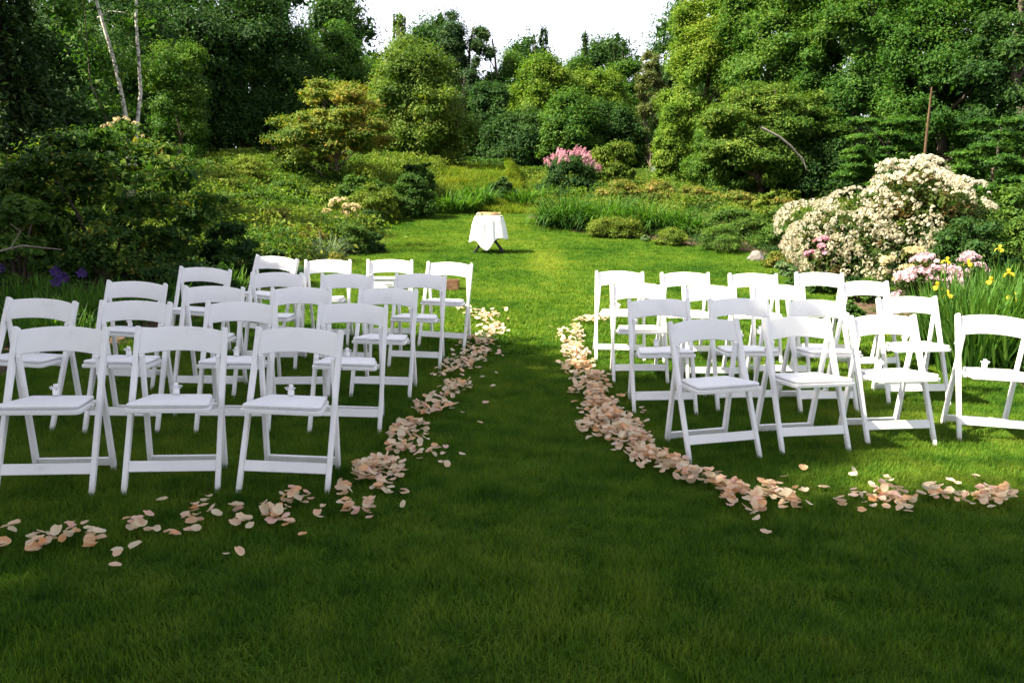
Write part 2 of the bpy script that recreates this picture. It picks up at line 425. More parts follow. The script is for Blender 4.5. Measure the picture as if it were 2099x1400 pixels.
def crown_points(n, rng, profile, lean=(0, 0)):
    """clump centres in a crown of unit height and unit radius; profile(t) is its half-width at height t"""
    t = rng.random(n * 6) ** 0.9
    w = np.array([profile(v) for v in t])
    keep = rng.random(len(t)) < np.clip(w, 0.08, 1)
    t = t[keep][:int(n * 1.5)]; w = w[keep][:int(n * 1.5)]
    a = rng.random(len(t)) * 2 * math.pi
    lob = 1 + 0.22 * np.sin(a * 2 + rng.random() * 6 + t * 4) + 0.14 * np.sin(a * 5 + rng.random() * 6 - t * 7)
    rr = w * lob * np.sqrt(rng.uniform(0.35, 1.0, len(t)))
    C = np.stack([np.cos(a) * rr + lean[0] * t, np.sin(a) * rr + lean[1] * t, t], -1)
    return C[(C[:, 1] < 0.35) | (rng.random(len(C)) < 0.45)][:n]

PROF = {
    'round': lambda t: math.sqrt(max(0.0, 1 - (2 * t - 0.95) ** 2)) * 0.96 + 0.04,
    'broad': lambda t: (min(1, 0.55 + t * 1.6) if t < 0.35 else math.sqrt(max(0.0, 1 - ((t - 0.35) / 0.67) ** 2))) ,
    'column': lambda t: min(1, 0.7 + t) * math.sqrt(max(0.02, 1 - max(0, (t - 0.3) / 0.72) ** 2.4)),
    'cone': lambda t: max(0.05, 1 - t) ** 0.85,
    'dome': lambda t: math.sqrt(max(0.0, 1 - t * t)) * 0.97 + 0.03,
    'mound': lambda t: 0.92 if t < 0.45 else math.sqrt(max(0.0, 1 - ((t - 0.45) / 0.57) ** 2)) * 0.92,
    'vase': lambda t: 0.35 + 0.75 * t if t < 0.75 else math.sqrt(max(0.02, 1 - ((t - 0.75) / 0.27) ** 2)) * 0.91,
}

def tube(path, rad, sides=7):
    path = np.asarray(path, float); rad = np.asarray(rad, float)
    n = len(path)
    tg = unit(np.gradient(path, axis=0))
    ref = np.where(np.abs(tg[:, 2:3]) > 0.9, np.array([[1.0, 0, 0]]), np.array([[0, 0, 1.0]]))
    a = unit(np.cross(tg, ref)); b = np.cross(tg, a)
    th = np.arange(sides) / sides * 2 * math.pi
    V = path[:, None, :] + rad[:, None, None] * (np.cos(th)[None, :, None] * a[:, None, :] + np.sin(th)[None, :, None] * b[:, None, :])
    i = np.arange(n * sides).reshape(n, sides)
    Q = np.stack([i[:-1], np.roll(i[:-1], -1, 1), np.roll(i[1:], -1, 1), i[1:]], -1).reshape(-1, 4)
    return V.reshape(-1, 3), Q

def merge(parts):
    Vs, Qs, o = [], [], 0
    for v, q in parts:
        Vs.append(v); Qs.append(q + o); o += len(v)
    return np.concatenate(Vs), np.concatenate(Qs)

def limbs(rng, base, top, r0, C, n, r1=0.25):
    """a tapered wandering trunk with limbs that reach for some of the clump centres"""
    base = np.array(base, float); top = np.array(top, float)
    s = np.linspace(0, 1, 9)
    wob = np.cumsum(rng.normal(size=(9, 3)) * 0.02, 0) * np.linalg.norm(top - base); wob[:, 2] = 0; wob[0] = 0
    path = base + (top - base) * s[:, None] + wob
    rad = r0 * (1 - s * (1 - r1)); rad[0] *= 1.45
    parts = [tube(path, rad, 9)]
    if n and len(C):
        for c in C[rng.permutation(len(C))[:n]]:
            h = np.clip((c[2] - base[2]) / max(0.1, top[2] - base[2]) - rng.uniform(0.12, 0.3), 0.12, 0.92)
            p0 = np.array([np.interp(h, s, path[:, j]) for j in range(3)])
            u = np.linspace(0, 1, 5)[:, None]
            mid = (p0 + c) / 2 + np.array([0, 0, 0.12 * np.linalg.norm(c - p0)]) + rng.normal(size=3) * 0.05 * np.linalg.norm(c - p0)
            pth = (1 - u) ** 2 * p0 + 2 * u * (1 - u) * mid + u ** 2 * c
            rr = np.interp(h, s, rad) * 0.55
            parts.append(tube(pth, rr * (1 - 0.8 * u[:, 0]), 5))
    return merge(parts)

_uid = [100]
SHARED = {}
def tree(name, label, cat, px, Y, top_row, rx, mat, profile='round', base_frac=0.12, nclump=70, per=150, leaf=0.15, clump=0.29, flat=1.05,
         trunk=0.14, group=None, bark='bark', lean=(0, 0), xyz=None, ry=None, aspect=0.55, trunk_top=0.85, nlimb=9, tint=0.5, height=None, hollow=0.35, updraft=0.6, share=None):
    """top_row: the row of the photograph that the crown's top reaches; sizes in metres"""
    _uid[0] += 1
    rng = np.random.default_rng(_uid[0])
    if xyz is None:
        x = (px - 1049.5) / F_PX * (Y * math.cos(PITCH) + 0.1)
        z = zf(x, Y)
    else:
        x, Y = xyz[:2]; z = zf(x, Y)
    h = height if height else at(px, top_row, Y)[1] - z
    ry = ry or rx
    z0 = h * base_frac
    if share in SHARED:
        cm, tm, rx0, h0 = SHARED[share]
        root = empty(name, (x, Y, z), label, cat, group, (0, 0, rng.uniform(-.6, .6)))
        root.scale = (rx / rx0, rx / rx0, h / h0)
        link('crown', cm, root); link('trunk', tm, root)
        return root
    C = crown_points(nclump, rng, PROF[profile], lean)
    rc = clump * rx * rng.uniform(0.7, 1.3, len(C))
    rc *= np.clip(1.15 - 0.45 * C[:, 2], 0.5, 1.2) if profile == 'cone' else 1
    C = C * np.array([max(rx - clump * rx, 0.2), max(ry - clump * rx, 0.2), h - z0 - clump * rx * flat]) + np.array([0, 0, z0])
    V_, Q_, T_ = leaf_cloud(C, rc, per * (2.5 if not xyz and height is None else 1), leaf * (.68 if not xyz and height is None else 1), rng, tris=True, core=.12, flat=flat, center=(0, 0, z0 + (h - z0) * 0.35), aspect=aspect, tint=tint, hollow=hollow, updraft=updraft)
    root = empty(name, (x, Y, z), label, cat, group)
    link('crown', np_mesh('crown', V_, Q_, mat, T_), root)
    tv, tq = limbs(rng, (0, 0, -0.25), (lean[0] * rx, lean[1] * rx, z0 + (h - z0) * trunk_top), trunk, C, nlimb)
    tk = link('trunk', np_mesh('trunk', tv, tq, M[bark], smooth=True), root)
    if share: SHARED[share] = (root.children[0].data, tk.data, rx, h)
    return root

def conifer(name, label, px, Y, top_row, rx, mat, group=None, tiers=16, per=60, leaf=0.13, trunk=0.14, base_frac=0.05, xyz=None, height=None, open_=0.0):
    """a tall tree of drooping boughs: each bough a flat spray of small leaf faces"""
    _uid[0] += 1
    rng = np.random.default_rng(_uid[0])
    if xyz is None:
        x = (px - 1049.5) / F_PX * (Y * math.cos(PITCH) + 0.1); z = zf(x, Y)
    else:
        x, Y = xyz[:2]; z = zf(x, Y)
    h = height if height else at(px, top_row, Y)[1] - z
    Ps, Ns = [], []
    C = []
    for i in range(tiers):
        t = (i + rng.uniform(-.3, .3)) / tiers
        zz = h * (base_frac + (1 - base_frac) * np.clip(t, 0, 0.985))
        rad = rx * (max(0.14, 1.02 - t) ** 0.9) * rng.uniform(0.75, 1.15)
        nb = max(4, int(9 * (1 - t) + 3))
        a0 = rng.random() * 6.28
        for j in range(nb):
            if rng.random() < open_: continue
            a = a0 + j * 6.283 / nb + rng.normal() * 0.15
            r = rad * rng.uniform(0.7, 1.12)
            n = int(per * (0.6 + r / rx))
            s = np.sqrt(rng.random(n))
            wv = rng.normal(size=n) * 0.18 * r * (1.15 - s)
            ca, sa = math.cos(a), math.sin(a)
            zz_ = zz + 0.10 * r * s - 0.42 * r * s ** 2 + rng.normal(size=n) * (0.05 * r + 0.45 * h / tiers)
            Ps.append(np.stack([ca * s * r - sa * wv, sa * s * r + ca * wv, zz_], -1))
            Ns.append(unit(np.stack([np.full(n, ca * 0.35), np.full(n, sa * 0.35), np.ones(n)], -1) + rng.normal(size=(n, 3)) * 0.4))
            C.append((ca * r * .8, sa * r * .8, zz - .2 * r))
    P = np.concatenate(Ps); Nn = np.concatenate(Ns)
    L = leaf * rng.uniform(0.6, 1.4, len(P))
    V_, Q_ = leaf_quads(P, Nn, L, L * 0.5, rng, droop=0.3)
    T_ = np.repeat(np.clip(0.5 + rng.normal(size=len(P)) * 0.2, 0, 1), 4)
    root = empty(name, (x, Y, z), label, 'tree', group)
    link('crown', np_mesh('crown', V_, Q_, mat, T_), root)
    tv, tq = limbs(rng, (0, 0, -0.25), (0, 0, h * 0.93), trunk, np.array(C), 10, r1=0.05)
    link('trunk', np_mesh('trunk', tv, tq, M['bark'], smooth=True), root)
    return root

def shrub(name, label, cat, px, Y, rx, h, mat, ry=None, nclump=40, per=110, leaf=0.06, clump=0.28, flat=0.7, profile='dome', group=None, xyz=None,
          stems=5, tint=0.5, aspect=0.5, hollow=0.5, updraft=0.6, sink=0.0, warp=None):
    _uid[0] += 1
    rng = np.random.default_rng(_uid[0])
    if xyz is None:
        x = (px - 1049.5) / F_PX * (Y * math.cos(PITCH) + 0.1)
    else: x, Y = xyz[:2]
    z = zf(x, Y) - sink
    ry = ry or rx
    C = crown_points(nclump, rng, PROF[profile])
    m = min(rx, h)
    rc = clump * m * rng.uniform(0.7, 1.3, len(C))
    C = C * np.array([max(rx - clump * m, .05), max(ry - clump * m, .05), max(h - clump * m * flat, .05)])
    if warp: C = warp(C, rng)
    C[:, 2] += clump * m * 0.25
    V_, Q_, T_ = leaf_cloud(C, rc, per, leaf, rng, flat=flat, center=(0, 0, h * 0.2), tint=tint, aspect=aspect, hollow=hollow, updraft=updraft)
    root = empty(name, (x, Y, z), label, cat, group)
    link('foliage', np_mesh('foliage', V_, Q_, mat, T_), root)
    parts = []
    for c in C[rng.permutation(len(C))[:stems]]:
        u = np.linspace(0, 1, 5)[:, None]
        b = np.array([c[0] * .12, c[1] * .12, -0.1])
        mid = np.array([c[0] * .35, c[1] * .35, c[2] * .65])
        parts.append(tube((1 - u) ** 2 * b + 2 * u * (1 - u) * mid + u ** 2 * c, 0.03 * m ** .5 * (1 - .75 * u[:, 0]), 5))
    v, q = merge(parts)
    link('stem', np_mesh('stem', v, q, M['bark'], smooth=True), root)
    return root, C, rc, rng

def blades(n, length, width, rng, base_r, lean0=0.15, bend=1.0, seg=4, dome=0.0, tint=0.5, ell=(1, 1)):
    """arching strap leaves rising from a round tuft"""
    a = rng.random(n) * 2 * math.pi
    rr = base_r * np.sqrt(rng.random(n))
    B = np.stack([np.cos(a) * rr * ell[0], np.sin(a) * rr * ell[1], np.zeros(n)], -1)
    head = a + rng.normal(size=n) * 0.9
    L = length * rng.uniform(0.55, 1.15, n)
    th0 = np.abs(lean0 * rng.normal(size=n)) + rr / max(base_r, 1e-6) * dome
    th1 = bend * rng.uniform(0.2, 1.3, n)
    s = np.linspace(0, 1, seg + 1)
    pts = [B]
    for i in range(seg):
        th = th0 + th1 * (s[i] + 0.5 / seg) ** 1.3
        st = (L / seg)[:, None] * np.stack([np.cos(head) * np.sin(th), np.sin(head) * np.sin(th), np.cos(th)], -1)
        pts.append(pts[-1] + st)
    pts = np.stack(pts, 1)
    side = np.stack([-np.sin(head), np.cos(head), np.zeros(n)], -1)
    w = width * rng.uniform(0.7, 1.3, n)
    prof = np.array([0.75, 1.0, 0.95, 0.7, 0.06] if seg == 4 else list(np.linspace(1, 0.1, seg + 1) ** 0.6))
    Lf = pts - side[:, None, :] * (w[:, None] * prof)[:, :, None] * .5
    Rt = pts + side[:, None, :] * (w[:, None] * prof)[:, :, None] * .5
    V_ = np.stack([Lf, Rt], 2).reshape(-1, 3)
    m = (seg + 1) * 2
    base = np.arange(n)[:, None] * m
    Q = np.concatenate([base + np.array([2 * i, 2 * i + 1, 2 * i + 3, 2 * i + 2]) for i in range(seg)], 0)
    Tn = np.repeat(np.clip(tint + rng.normal(size=n) * 0.22, 0, 1), m)
    return V_, Q, Tn, pts[:, -1]

def grass_clump(name, label, cat, px, Y, n, length, width, base_r, mat, bend=1.0, lean0=0.15, group=None, xyz=None, dome=0.3, ell=(1, 1), tint=0.5):
    _uid[0] += 1
    rng = np.random.default_rng(_uid[0])
    x = (px - 1049.5) / F_PX * (Y * math.cos(PITCH) + 0.1) if xyz is None else xyz[0]
    Y = Y if xyz is None else xyz[1]
    V_, Q_, T_, tips = blades(n, length, width, rng, base_r, lean0, bend, dome=dome, ell=ell, tint=tint)
    o = link(name, np_mesh(name, V_, Q_, mat, T_), None, (x, Y, zf(x, Y) - 0.02))
    tag(o, label, cat, group)
    return o, rng

def floret_mesh(name, mat, n, r, size, seed, elong=1.0, petals=5):
    """a rounded head of small open flowers"""
    rng = np.random.default_rng(seed)
    d = unit(rng.normal(size=(n, 3))); d[:, 2] = np.abs(d[:, 2]) * (1 if elong == 1 else 1) - 0.15
    d = unit(d)
    P = d * r; P[:, 2] *= elong
    if elong > 1: P[:, :2] *= np.clip(1.15 - 0.9 * (P[:, 2:3] / (r * elong)), 0.15, 1)
    Vs, Qs, Ts, o = [], [], [], 0
    for i in range(n):
        nn = unit(d[i] + rng.normal(size=3) * .2)
        t = unit(np.cross(nn, rng.normal(size=3))); b = np.cross(nn, t)
        for k in range(petals):
            a = k / petals * 6.283
            u = t * math.cos(a) + b * math.sin(a); w = -t * math.sin(a) + b * math.cos(a)
            p0 = P[i]
            Vs += [p0, p0 + (u * .6 + w * .32) * size + nn * size * .18, p0 + u * size + nn * size * .12, p0 + (u * .6 - w * .32) * size + nn * size * .18]
            Qs.append((o, o + 1, o + 2, o + 3)); o += 4
            Ts += [rng.uniform(0.0, .6)] * 4
    return np_mesh(name, np.array(Vs), np.array(Qs), mat, np.array(Ts))

def blossoms(root, meshes, pts, rng, name='blossom', smin=0.8, smax=1.25, out_from=None, mats=None):
    for i, p in enumerate(pts):
        o = link(name, meshes[i % len(meshes)], root, p)
        d = Vector(p) - Vector(out_from if out_from is not None else (0, 0, 0))
        d = (d.normalized() + Vector((0, 0, 0.8))).normalized()
        o.rotation_euler = (d.to_track_quat('Z', 'Y').to_matrix() @ Matrix.Rotation(rng.random() * 6.28, 3, 'Z')).to_euler()
        s = rng.uniform(smin, smax); o.scale = (s, s, s)

def surface_pts(C, rc, n, rng, center, facing=None, flat=0.7, low=0.0, keep=None, gap=0.035):
    """points on the outside of a shrub's clumps, on the side that the light and the eye reach"""
    out = []
    cen = np.array(center)
    tries = 0
    while len(out) < n and tries < n * 60:
        tries += 1
        i = rng.integers(len(C))
        d = unit((C[i] - cen) + rng.normal(size=3) * 0.45 * np.linalg.norm(C[i] - cen) + np.array([0, 0, .12]))
        p = C[i] + d * rc[i] * np.array([1, 1, flat]) * 1.02
        # outermost test
        if np.any(np.linalg.norm((p - C) / np.array([1, 1, flat]), axis=1) < rc * 0.82): continue
        if p[2] < low: continue
        if facing is not None and d @ np.array(facing) < -0.15: continue
        if keep is not None and not keep(p): continue
        if any(np.linalg.norm(p - q) < gap for q in out): continue
        out.append(p)
    return out

# ------------------------------------------------------------------ trees: woodland round the garden
WOOD = 'trees of the wood round the garden'
TREE = 'tree'
# left edge of the garden, in the shade
conifer('hemlock_tree', 'tall dark hemlock with drooping boughs, at the extreme left edge of the garden', 10, 14.2, -250, 2.0, M['hemlock'], WOOD, tiers=22, per=170, leaf=0.11)
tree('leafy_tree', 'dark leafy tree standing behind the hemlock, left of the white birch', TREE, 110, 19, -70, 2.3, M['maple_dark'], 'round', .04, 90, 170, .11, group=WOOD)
birch = tree('birch_tree', 'white-barked birch with two slender trunks behind the big layered shrub', TREE, 262, 15.5, -200, 1.5, M['maple'], 'vase', .34, 26, 80, .08, trunk=.02, group=WOOD, nlimb=0)
bx, bY = birch.location.x, birch.location.y
for pth, r in (([(262, 262), (250, 210), (236, 130), (215, 55), (196, 0), (170, -110), (150, -230)], .044), ([(280, 262), (286, 190), (285, 120), (281, 40), (278, 0), (272, -110), (280, -250)], .037)):
    pts = []
    for k, (a, b) in enumerate(pth):
        wx, wz = at(a, b, bY - 0.2)
        pts.append((wx - bx, -0.2 + 0.05 * math.sin(k * 1.7), wz - birch.location.z))
    if r > .04: first_trunk = list(pts)
    pts.insert(0, (pts[0][0] * .4 + .02, -.1, -0.2))
    rr = np.linspace(r, r * .45, len(pts))
    v, q = tube(pts, rr, 9)
    link('trunk', np_mesh('trunk', v, q, M['birch'], smooth=True), birch)
b0 = np.array(first_trunk[4])
v, q = merge([tube([b0, b0 + [-.25, -.15, .10], b0 + [-.5, -.2, .08]], [.018, .012, .005], 5),
              tube([b0 - [0, 0, .3], b0 + [.3, -.15, -.22], b0 + [.6, -.2, -.26]], [.016, .011, .004], 5)])
link('branch', np_mesh('branch', v, q, M['birch'], smooth=True), birch)
tree('leafy_tree', 'tall dark tree behind the birch, at the back of the left wood', TREE, 240, 27, -90, 3.2, M['maple_dark'], 'round', .1, 90, 170, .15, group=WOOD)
tree('leafy_tree', 'slim lighter green tree just right of the birch trunks', TREE, 385, 24, 52, 1.15, M['maple'], 'column', .06, 60, 150, .085, clump=.33, group=WOOD, trunk=.06)
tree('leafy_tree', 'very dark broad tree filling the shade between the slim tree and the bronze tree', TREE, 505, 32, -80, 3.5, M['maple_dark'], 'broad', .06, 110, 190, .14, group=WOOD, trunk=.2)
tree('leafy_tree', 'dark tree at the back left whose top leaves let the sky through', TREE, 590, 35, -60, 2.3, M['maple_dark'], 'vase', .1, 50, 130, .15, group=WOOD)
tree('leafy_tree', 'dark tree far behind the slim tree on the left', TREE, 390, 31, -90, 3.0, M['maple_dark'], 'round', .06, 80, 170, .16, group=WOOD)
tree('leafy_tree', 'mid green round tree above and behind the bronze tree', TREE, 690, 37, 12, 2.2, M['maple'], 'round', .05, 90, 190, .14, group=WOOD)
# middle
tree('bronze_tree', 'small bronze and orange tinted tree with spreading tiers on the left bank', TREE, 688, 23, 158, 1.75, M['bronze'], 'broad', .22, 100, 120, .095, clump=.23, flat=.5, group=WOOD, trunk=.07, nlimb=14, tint=.40, updraft=1.0)
tree('olive_tree', 'yellow-green arching tree right of the bronze tree, its skirt reaching the meadow', TREE, 860, 29, 60, 2.15, M['olive'], 'broad', .0, 200, 130, .11, clump=.24, flat=1.1, group=WOOD, trunk=.13, tint=.48)
conifer('spruce_tree', 'pale green pointed spruce rising behind the yellow-green tree', 826, 40, 24, 1.7, M['ash'], WOOD, tiers=34, per=60, leaf=.14)
tree('pine_tree', 'tall dark pine with bunched clumps, highest of the middle treeline', TREE, 932, 43, 2, 1.25, M['pine'], 'column', .15, 26, 230, .13, clump=.42, group=WOOD, trunk=.16)
tree('pine_tree', 'dark pine with a rounded tuft, just right of the highest pine', TREE, 985, 43, 42, 1.2, M['pine'], 'round', .2, 26, 230, .13, clump=.40, group=WOOD, trunk=.15)
mids = [('leafy_tree', 'mid green tree in the middle treeline, just right of the pines', 1045, 44, 92, 1.9, 'maple', 'round'),
        ('leafy_tree', 'fresh green full tree under the first spiky pine of the middle treeline', 1110, 41, 96, 2.0, 'ash', 'round'),
        ('leafy_tree', 'green tree in the middle treeline between the two spiky pines', 1165, 45, 98, 2.0, 'maple', 'column'),
        ('leafy_tree', 'lighter green tree in the middle treeline below the second spiky pine', 1222, 42, 112, 1.9, 'ash', 'round'),
        ('leafy_tree', 'green tree near the right end of the middle treeline', 1275, 45, 110, 1.7, 'maple', 'column'),
        ('leafy_tree', 'darker tree low in the middle, behind the left of the pink lilac', 1080, 36, 205, 1.9, 'maple_dark', 'round'),
        ('leafy_tree', 'leafy dark tree standing right behind the pink lilac', 1165, 35, 175, 1.8, 'maple', 'broad'),
        ('leafy_tree', 'dark tree behind the lime shrub beside the lilac', 1245, 36, 195, 1.7, 'maple_dark', 'broad'),
        ('leafy_tree', 'deep green tree between the yellow-green tree and the dark gap', 1005, 37, 150, 1.4, 'maple_dark', 'column'),
        ('leafy_tree', 'dim tree far back over the left of the middle treeline', 770, 44, 90, 2.4, 'maple', 'round')]
for nm, lb, px, Y, top, rx, mt, pf in mids:
    tree(nm, lb, TREE, px, Y, top, rx, M[mt], pf, .0, 130, 125, .15, clump=.29, flat=1.15, group=WOOD, trunk=.10, trunk_top=.7)
conifer('spruce_tree', 'spiky pine top over the middle treeline, the left one of two', 1112, 48, 52, 1.6, M['pine'], WOOD, tiers=30, per=55, leaf=.14)
conifer('spruce_tree', 'spiky open pine top over the middle treeline, the right one of two', 1194, 50, 66, 1.2, M['pine'], WOOD, tiers=30, per=45, leaf=.14, open_=.15)
conifer('spruce_tree', 'small dark spire over the right part of the middle treeline', 1250, 50, 86, 1.7, M['pine'], WOOD, tiers=28, per=55, leaf=.14)
tree('thin_tree', 'brownish half-bare tree at the right end of the middle treeline', TREE, 1325, 38, 96, 1.1, M['greytwig'], 'column', .18, 60, 60, .12, clump=.26, group=WOOD, trunk=.05, nlimb=26)
for k, (px, Y, h, rx) in enumerate([(900, 58, 11, 4), (1080, 60, 10, 4), (1240, 60, 10, 4), (1390, 60, 13, 4), (700, 58, 13, 4.2), (520, 56, 14, 4.2), (330, 50, 13, 5)]):
    tree('leafy_tree', ['far tree closing the gap behind the highest pine', 'far tree closing the middle of the wood', 'far tree closing the wood behind the lime shrub', 'far tree behind the light green tree on the right', 'far tree closing the wood behind the bronze tree', 'far tree closing the dark wood on the left', 'far tree behind the slim tree at the back left'][k],
         TREE, px, Y, 0, rx, M['maple_dark'], 'broad', .0, 90, 190, .2, clump=.3, group=WOOD, height=h, nlimb=0, share=f'far{k % 2}')
# right
tree('leafy_tree', 'tall light yellow-green tree, its edge against the sky on the right', TREE, 1440, 31, -60, 1.95, M['ash'], 'column', .0, 190, 190, .11, clump=.25, group=WOOD, trunk=.14, tint=.55)
tree('leafy_tree', 'small bright green tree at the foot of the light yellow-green tree', TREE, 1372, 27.5, 205, .85, M['ash'], 'column', .0, 70, 170, .09, clump=.34, group=WOOD, trunk=.07, tint=.5)
tree('maple_tree', 'tall maple with rounded tufts right of the light yellow-green tree', TREE, 1590, 29, -200, 2.7, M['maple'], 'round', .02, 180, 200, .115, clump=.22, group=WOOD, trunk=.18)
tree('maple_tree', 'olive tinged spreading maple over the bare pale branch', TREE, 1560, 23.5, 150, 2.0, M['olive'], 'round', .08, 120, 180, .10, clump=.24, flat=.6, group=WOOD, trunk=.13, tint=.3, updraft=.9)
tree('maple_tree', 'dense green maple in the middle of the right wood', TREE, 1760, 26, -200, 2.6, M['maple'], 'round', .02, 180, 200, .11, clump=.22, group=WOOD, trunk=.18, tint=.42)
tree('maple_tree', 'tall maple beside the rusty dead trunk', TREE, 1935, 24, -200, 2.4, M['maple'], 'broad', .02, 170, 190, .105, clump=.22, group=WOOD, trunk=.17, tint=.36)
tree('maple_tree', 'deep green maple at the far right end of the wood', TREE, 2110, 22, -200, 2.3, M['maple_dark'], 'broad', .02, 150, 190, .105, clump=.22, group=WOOD, trunk=.17, tint=.5)
tree('maple_tree', 'low layered young maple left of the rusty dead trunk', TREE, 1800, 21, 205, 1.25, M['maple'], 'broad', .05, 60, 150, .095, clump=.25, flat=.4, group=WOOD, trunk=.07, updraft=1.0, tint=.42)
tree('maple_tree', 'low layered young maple right of the rusty dead trunk', TREE, 2035, 19, 225, 1.3, M['maple'], 'broad', .05, 60, 160, .09, clump=.25, flat=.4, group=WOOD, trunk=.07, updraft=1.0, tint=.4)
tree('leafy_tree', 'small dark tree behind the flowering rhododendron', TREE, 1690, 23, 265, 1.3, M['maple_dark'], 'round', .0, 60, 150, .10, clump=.28, group=WOOD, trunk=.07)
tree('leafy_tree', 'bright bushy tree left of the bare pale branch', TREE, 1468, 25, 225, 1.2, M['maple'], 'round', .0, 80, 160, .09, clump=.28, group=WOOD, trunk=.07, tint=.6)
for k, (px, Y, h, rx) in enumerate([(1500, 40, 14, 3.5), (1700, 36, 12, 3.6), (1870, 34, 12, 3.6), (2060, 32, 12, 3.6), (2250, 26, 10, 3), (-60, 27, 9, 3.2), (-150, 18, 7, 2.4)]):
    tree('leafy_tree', ['far tree filling the wood behind the light yellow-green tree', 'far tree filling the wood behind the dense maple', 'far tree filling the wood behind the rusty trunk', 'far tree filling the wood behind the deep green maple', 'tree beyond the right edge of the wood', 'tree beyond the left edge behind the hemlock', 'tree left of the hemlock beyond the edge of the garden'][k],
         TREE, px, Y, 0, rx, M['maple_dark'], 'broad', .0, 90, 160, .17, clump=.28, group=WOOD, height=h, nlimb=0, share=f'side{k % 2}')
rgt = np.random.default_rng(61)
nn_ = 900
ang_ = rgt.uniform(-1.0, 1.0, nn_); dist_ = rgt.uniform(50, 62, nn_)
TC = np.stack([np.sin(ang_) * dist_, np.cos(ang_) * dist_, np.zeros(nn_)], -1)
TC[:, 2] = Z(TC[:, 0], TC[:, 1]) + rgt.uniform(.3, 5.5, nn_)
tv_, tq_, tt_ = leaf_cloud(TC, rgt.uniform(.8, 1.5, nn_), 46, .36, rgt, flat=.8, tris=True, core=.2)
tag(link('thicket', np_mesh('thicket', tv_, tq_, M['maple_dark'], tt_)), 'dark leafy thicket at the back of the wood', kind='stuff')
# bare pale branch and rusty dead trunk
bX, bZ = at(1598, 272, 20.5); 
root = empty('bare_branch', (bX, 20.5, bZ), 'bleached bare branch hanging out of the dark gap under the olive maple', 'branch')
bp = [at(a, b, 20.5) for a, b in ((1560, 262), (1598, 280), (1625, 300), (1645, 322), (1660, 345))]
link('bough', np_mesh('bough', *tube([(x - bX, 0.05 * i, z - bZ) for i, (x, z) in enumerate(bp)], [.03, .028, .024, .016, .006], 6), M['dead'], smooth=True), root)
tw = [at(a, b, 20.5) for a, b in ((1640, 316), (1650, 326), (1655, 348))]
link('twig', np_mesh('twig', *tube([(x - bX, 0.1, z - bZ) for x, z in tw], [.012, .009, .004], 5), M['dead'], smooth=True), root)
dX, dZ = at(1896, 330, 17.5); dz0 = zf(dX, 17.5)
dp = [(dX, dz0 - .2)] + [at(a, b, 17.5) for a, b in ((1896, 320), (1903, 260), (1909, 215), (1914, 178))]
root = empty('dead_trunk', (dX, 17.5, dz0), 'slender rusty brown dead trunk rising behind the rhododendron', 'dead tree')
link('trunk', np_mesh('trunk', *tube([(x - dX, 0.02 * i, z - dz0) for i, (x, z) in enumerate(dp)], [.05, .03, .026, .022, .016], 8), M['rust'], smooth=True), root)
link('stub', np_mesh('stub', *tube([(.02, 0, 1.5), (-.12, -.05, 1.62)], [.018, .008], 5), M['rust'], smooth=True), root)

# trees beside and behind the viewer, outside the frame: they throw the shade on the near lawn
SH = 'trees beside the lawn that shade it'
shade = [(-9.6, -1.2, 13.5, 3.6, 'broad', .22), (-10.5, 2.6, 13, 3.4, 'broad', .22), (-8.2, 5.2, 9.5, 2.3, 'round', .2), (-12.5, -4.5, 15, 4.0, 'broad', .22), (-9.5, 8.6, 6.5, 2.3, 'round', .1),
         (-7.5, -4.8, 12.5, 3.2, 'broad', .3), (-1.5, -2.5, 16, 5.2, 'broad', .62), (-4.5, -6.5, 13, 3.4, 'broad', .5), (-12.9, 1.8, 17.0, 2.2, 'round', .62), (4.2, -3.6, 15.5, 4.6, 'broad', .62), (-8.9, -1.2, 15.5, 3.7, 'broad', .6)]  # the high canopied ones are added, unseen, to keep light off the near lawn
for k, (x, y, h, rx, pf, bf) in enumerate(shade):
    tree('leafy_tree', ['tall broad tree left of the lawn beside the viewer', 'tall broad tree left of the second row of chairs', 'rounded tree left of the back rows of chairs', 'tall tree behind the viewer on the left', 'rounded tree behind the left shrubs',
                        'broad tree behind the left shoulder of the viewer', 'high canopied tree added just behind the viewer to darken the near lawn', 'broad tree behind the viewer, left of the high canopy', 'tall thin crowned tree over the other trees left of the lawn', 'high canopied tree added behind the viewer on the right to block skylight', 'high canopied tree added left of the viewer to shade the near right lawn'][k], TREE, 0, y, 0, rx, M['maple'], pf, bf, 100, 130, .19, clump=.27, group=SH, xyz=(x, y), height=h, trunk=.2, share=f'shade_{pf}{int(bf > .4)}')

tree('leafy_tree', 'leaning high canopied tree added beside the viewer, its crown darkening the near lawn', TREE, 0, -1.8, 0, 4.6, M['maple'], 'broad', .64, 120, 150, .19, clump=.27, group=SH, xyz=(2.6, -1.8), height=16, trunk=.22, lean=(-.15, .6))  # unseen crown added overhead to block skylight from the near grass

# ------------------------------------------------------------------ shrubs and beds
SHR = 'shrubs of the garden beds'
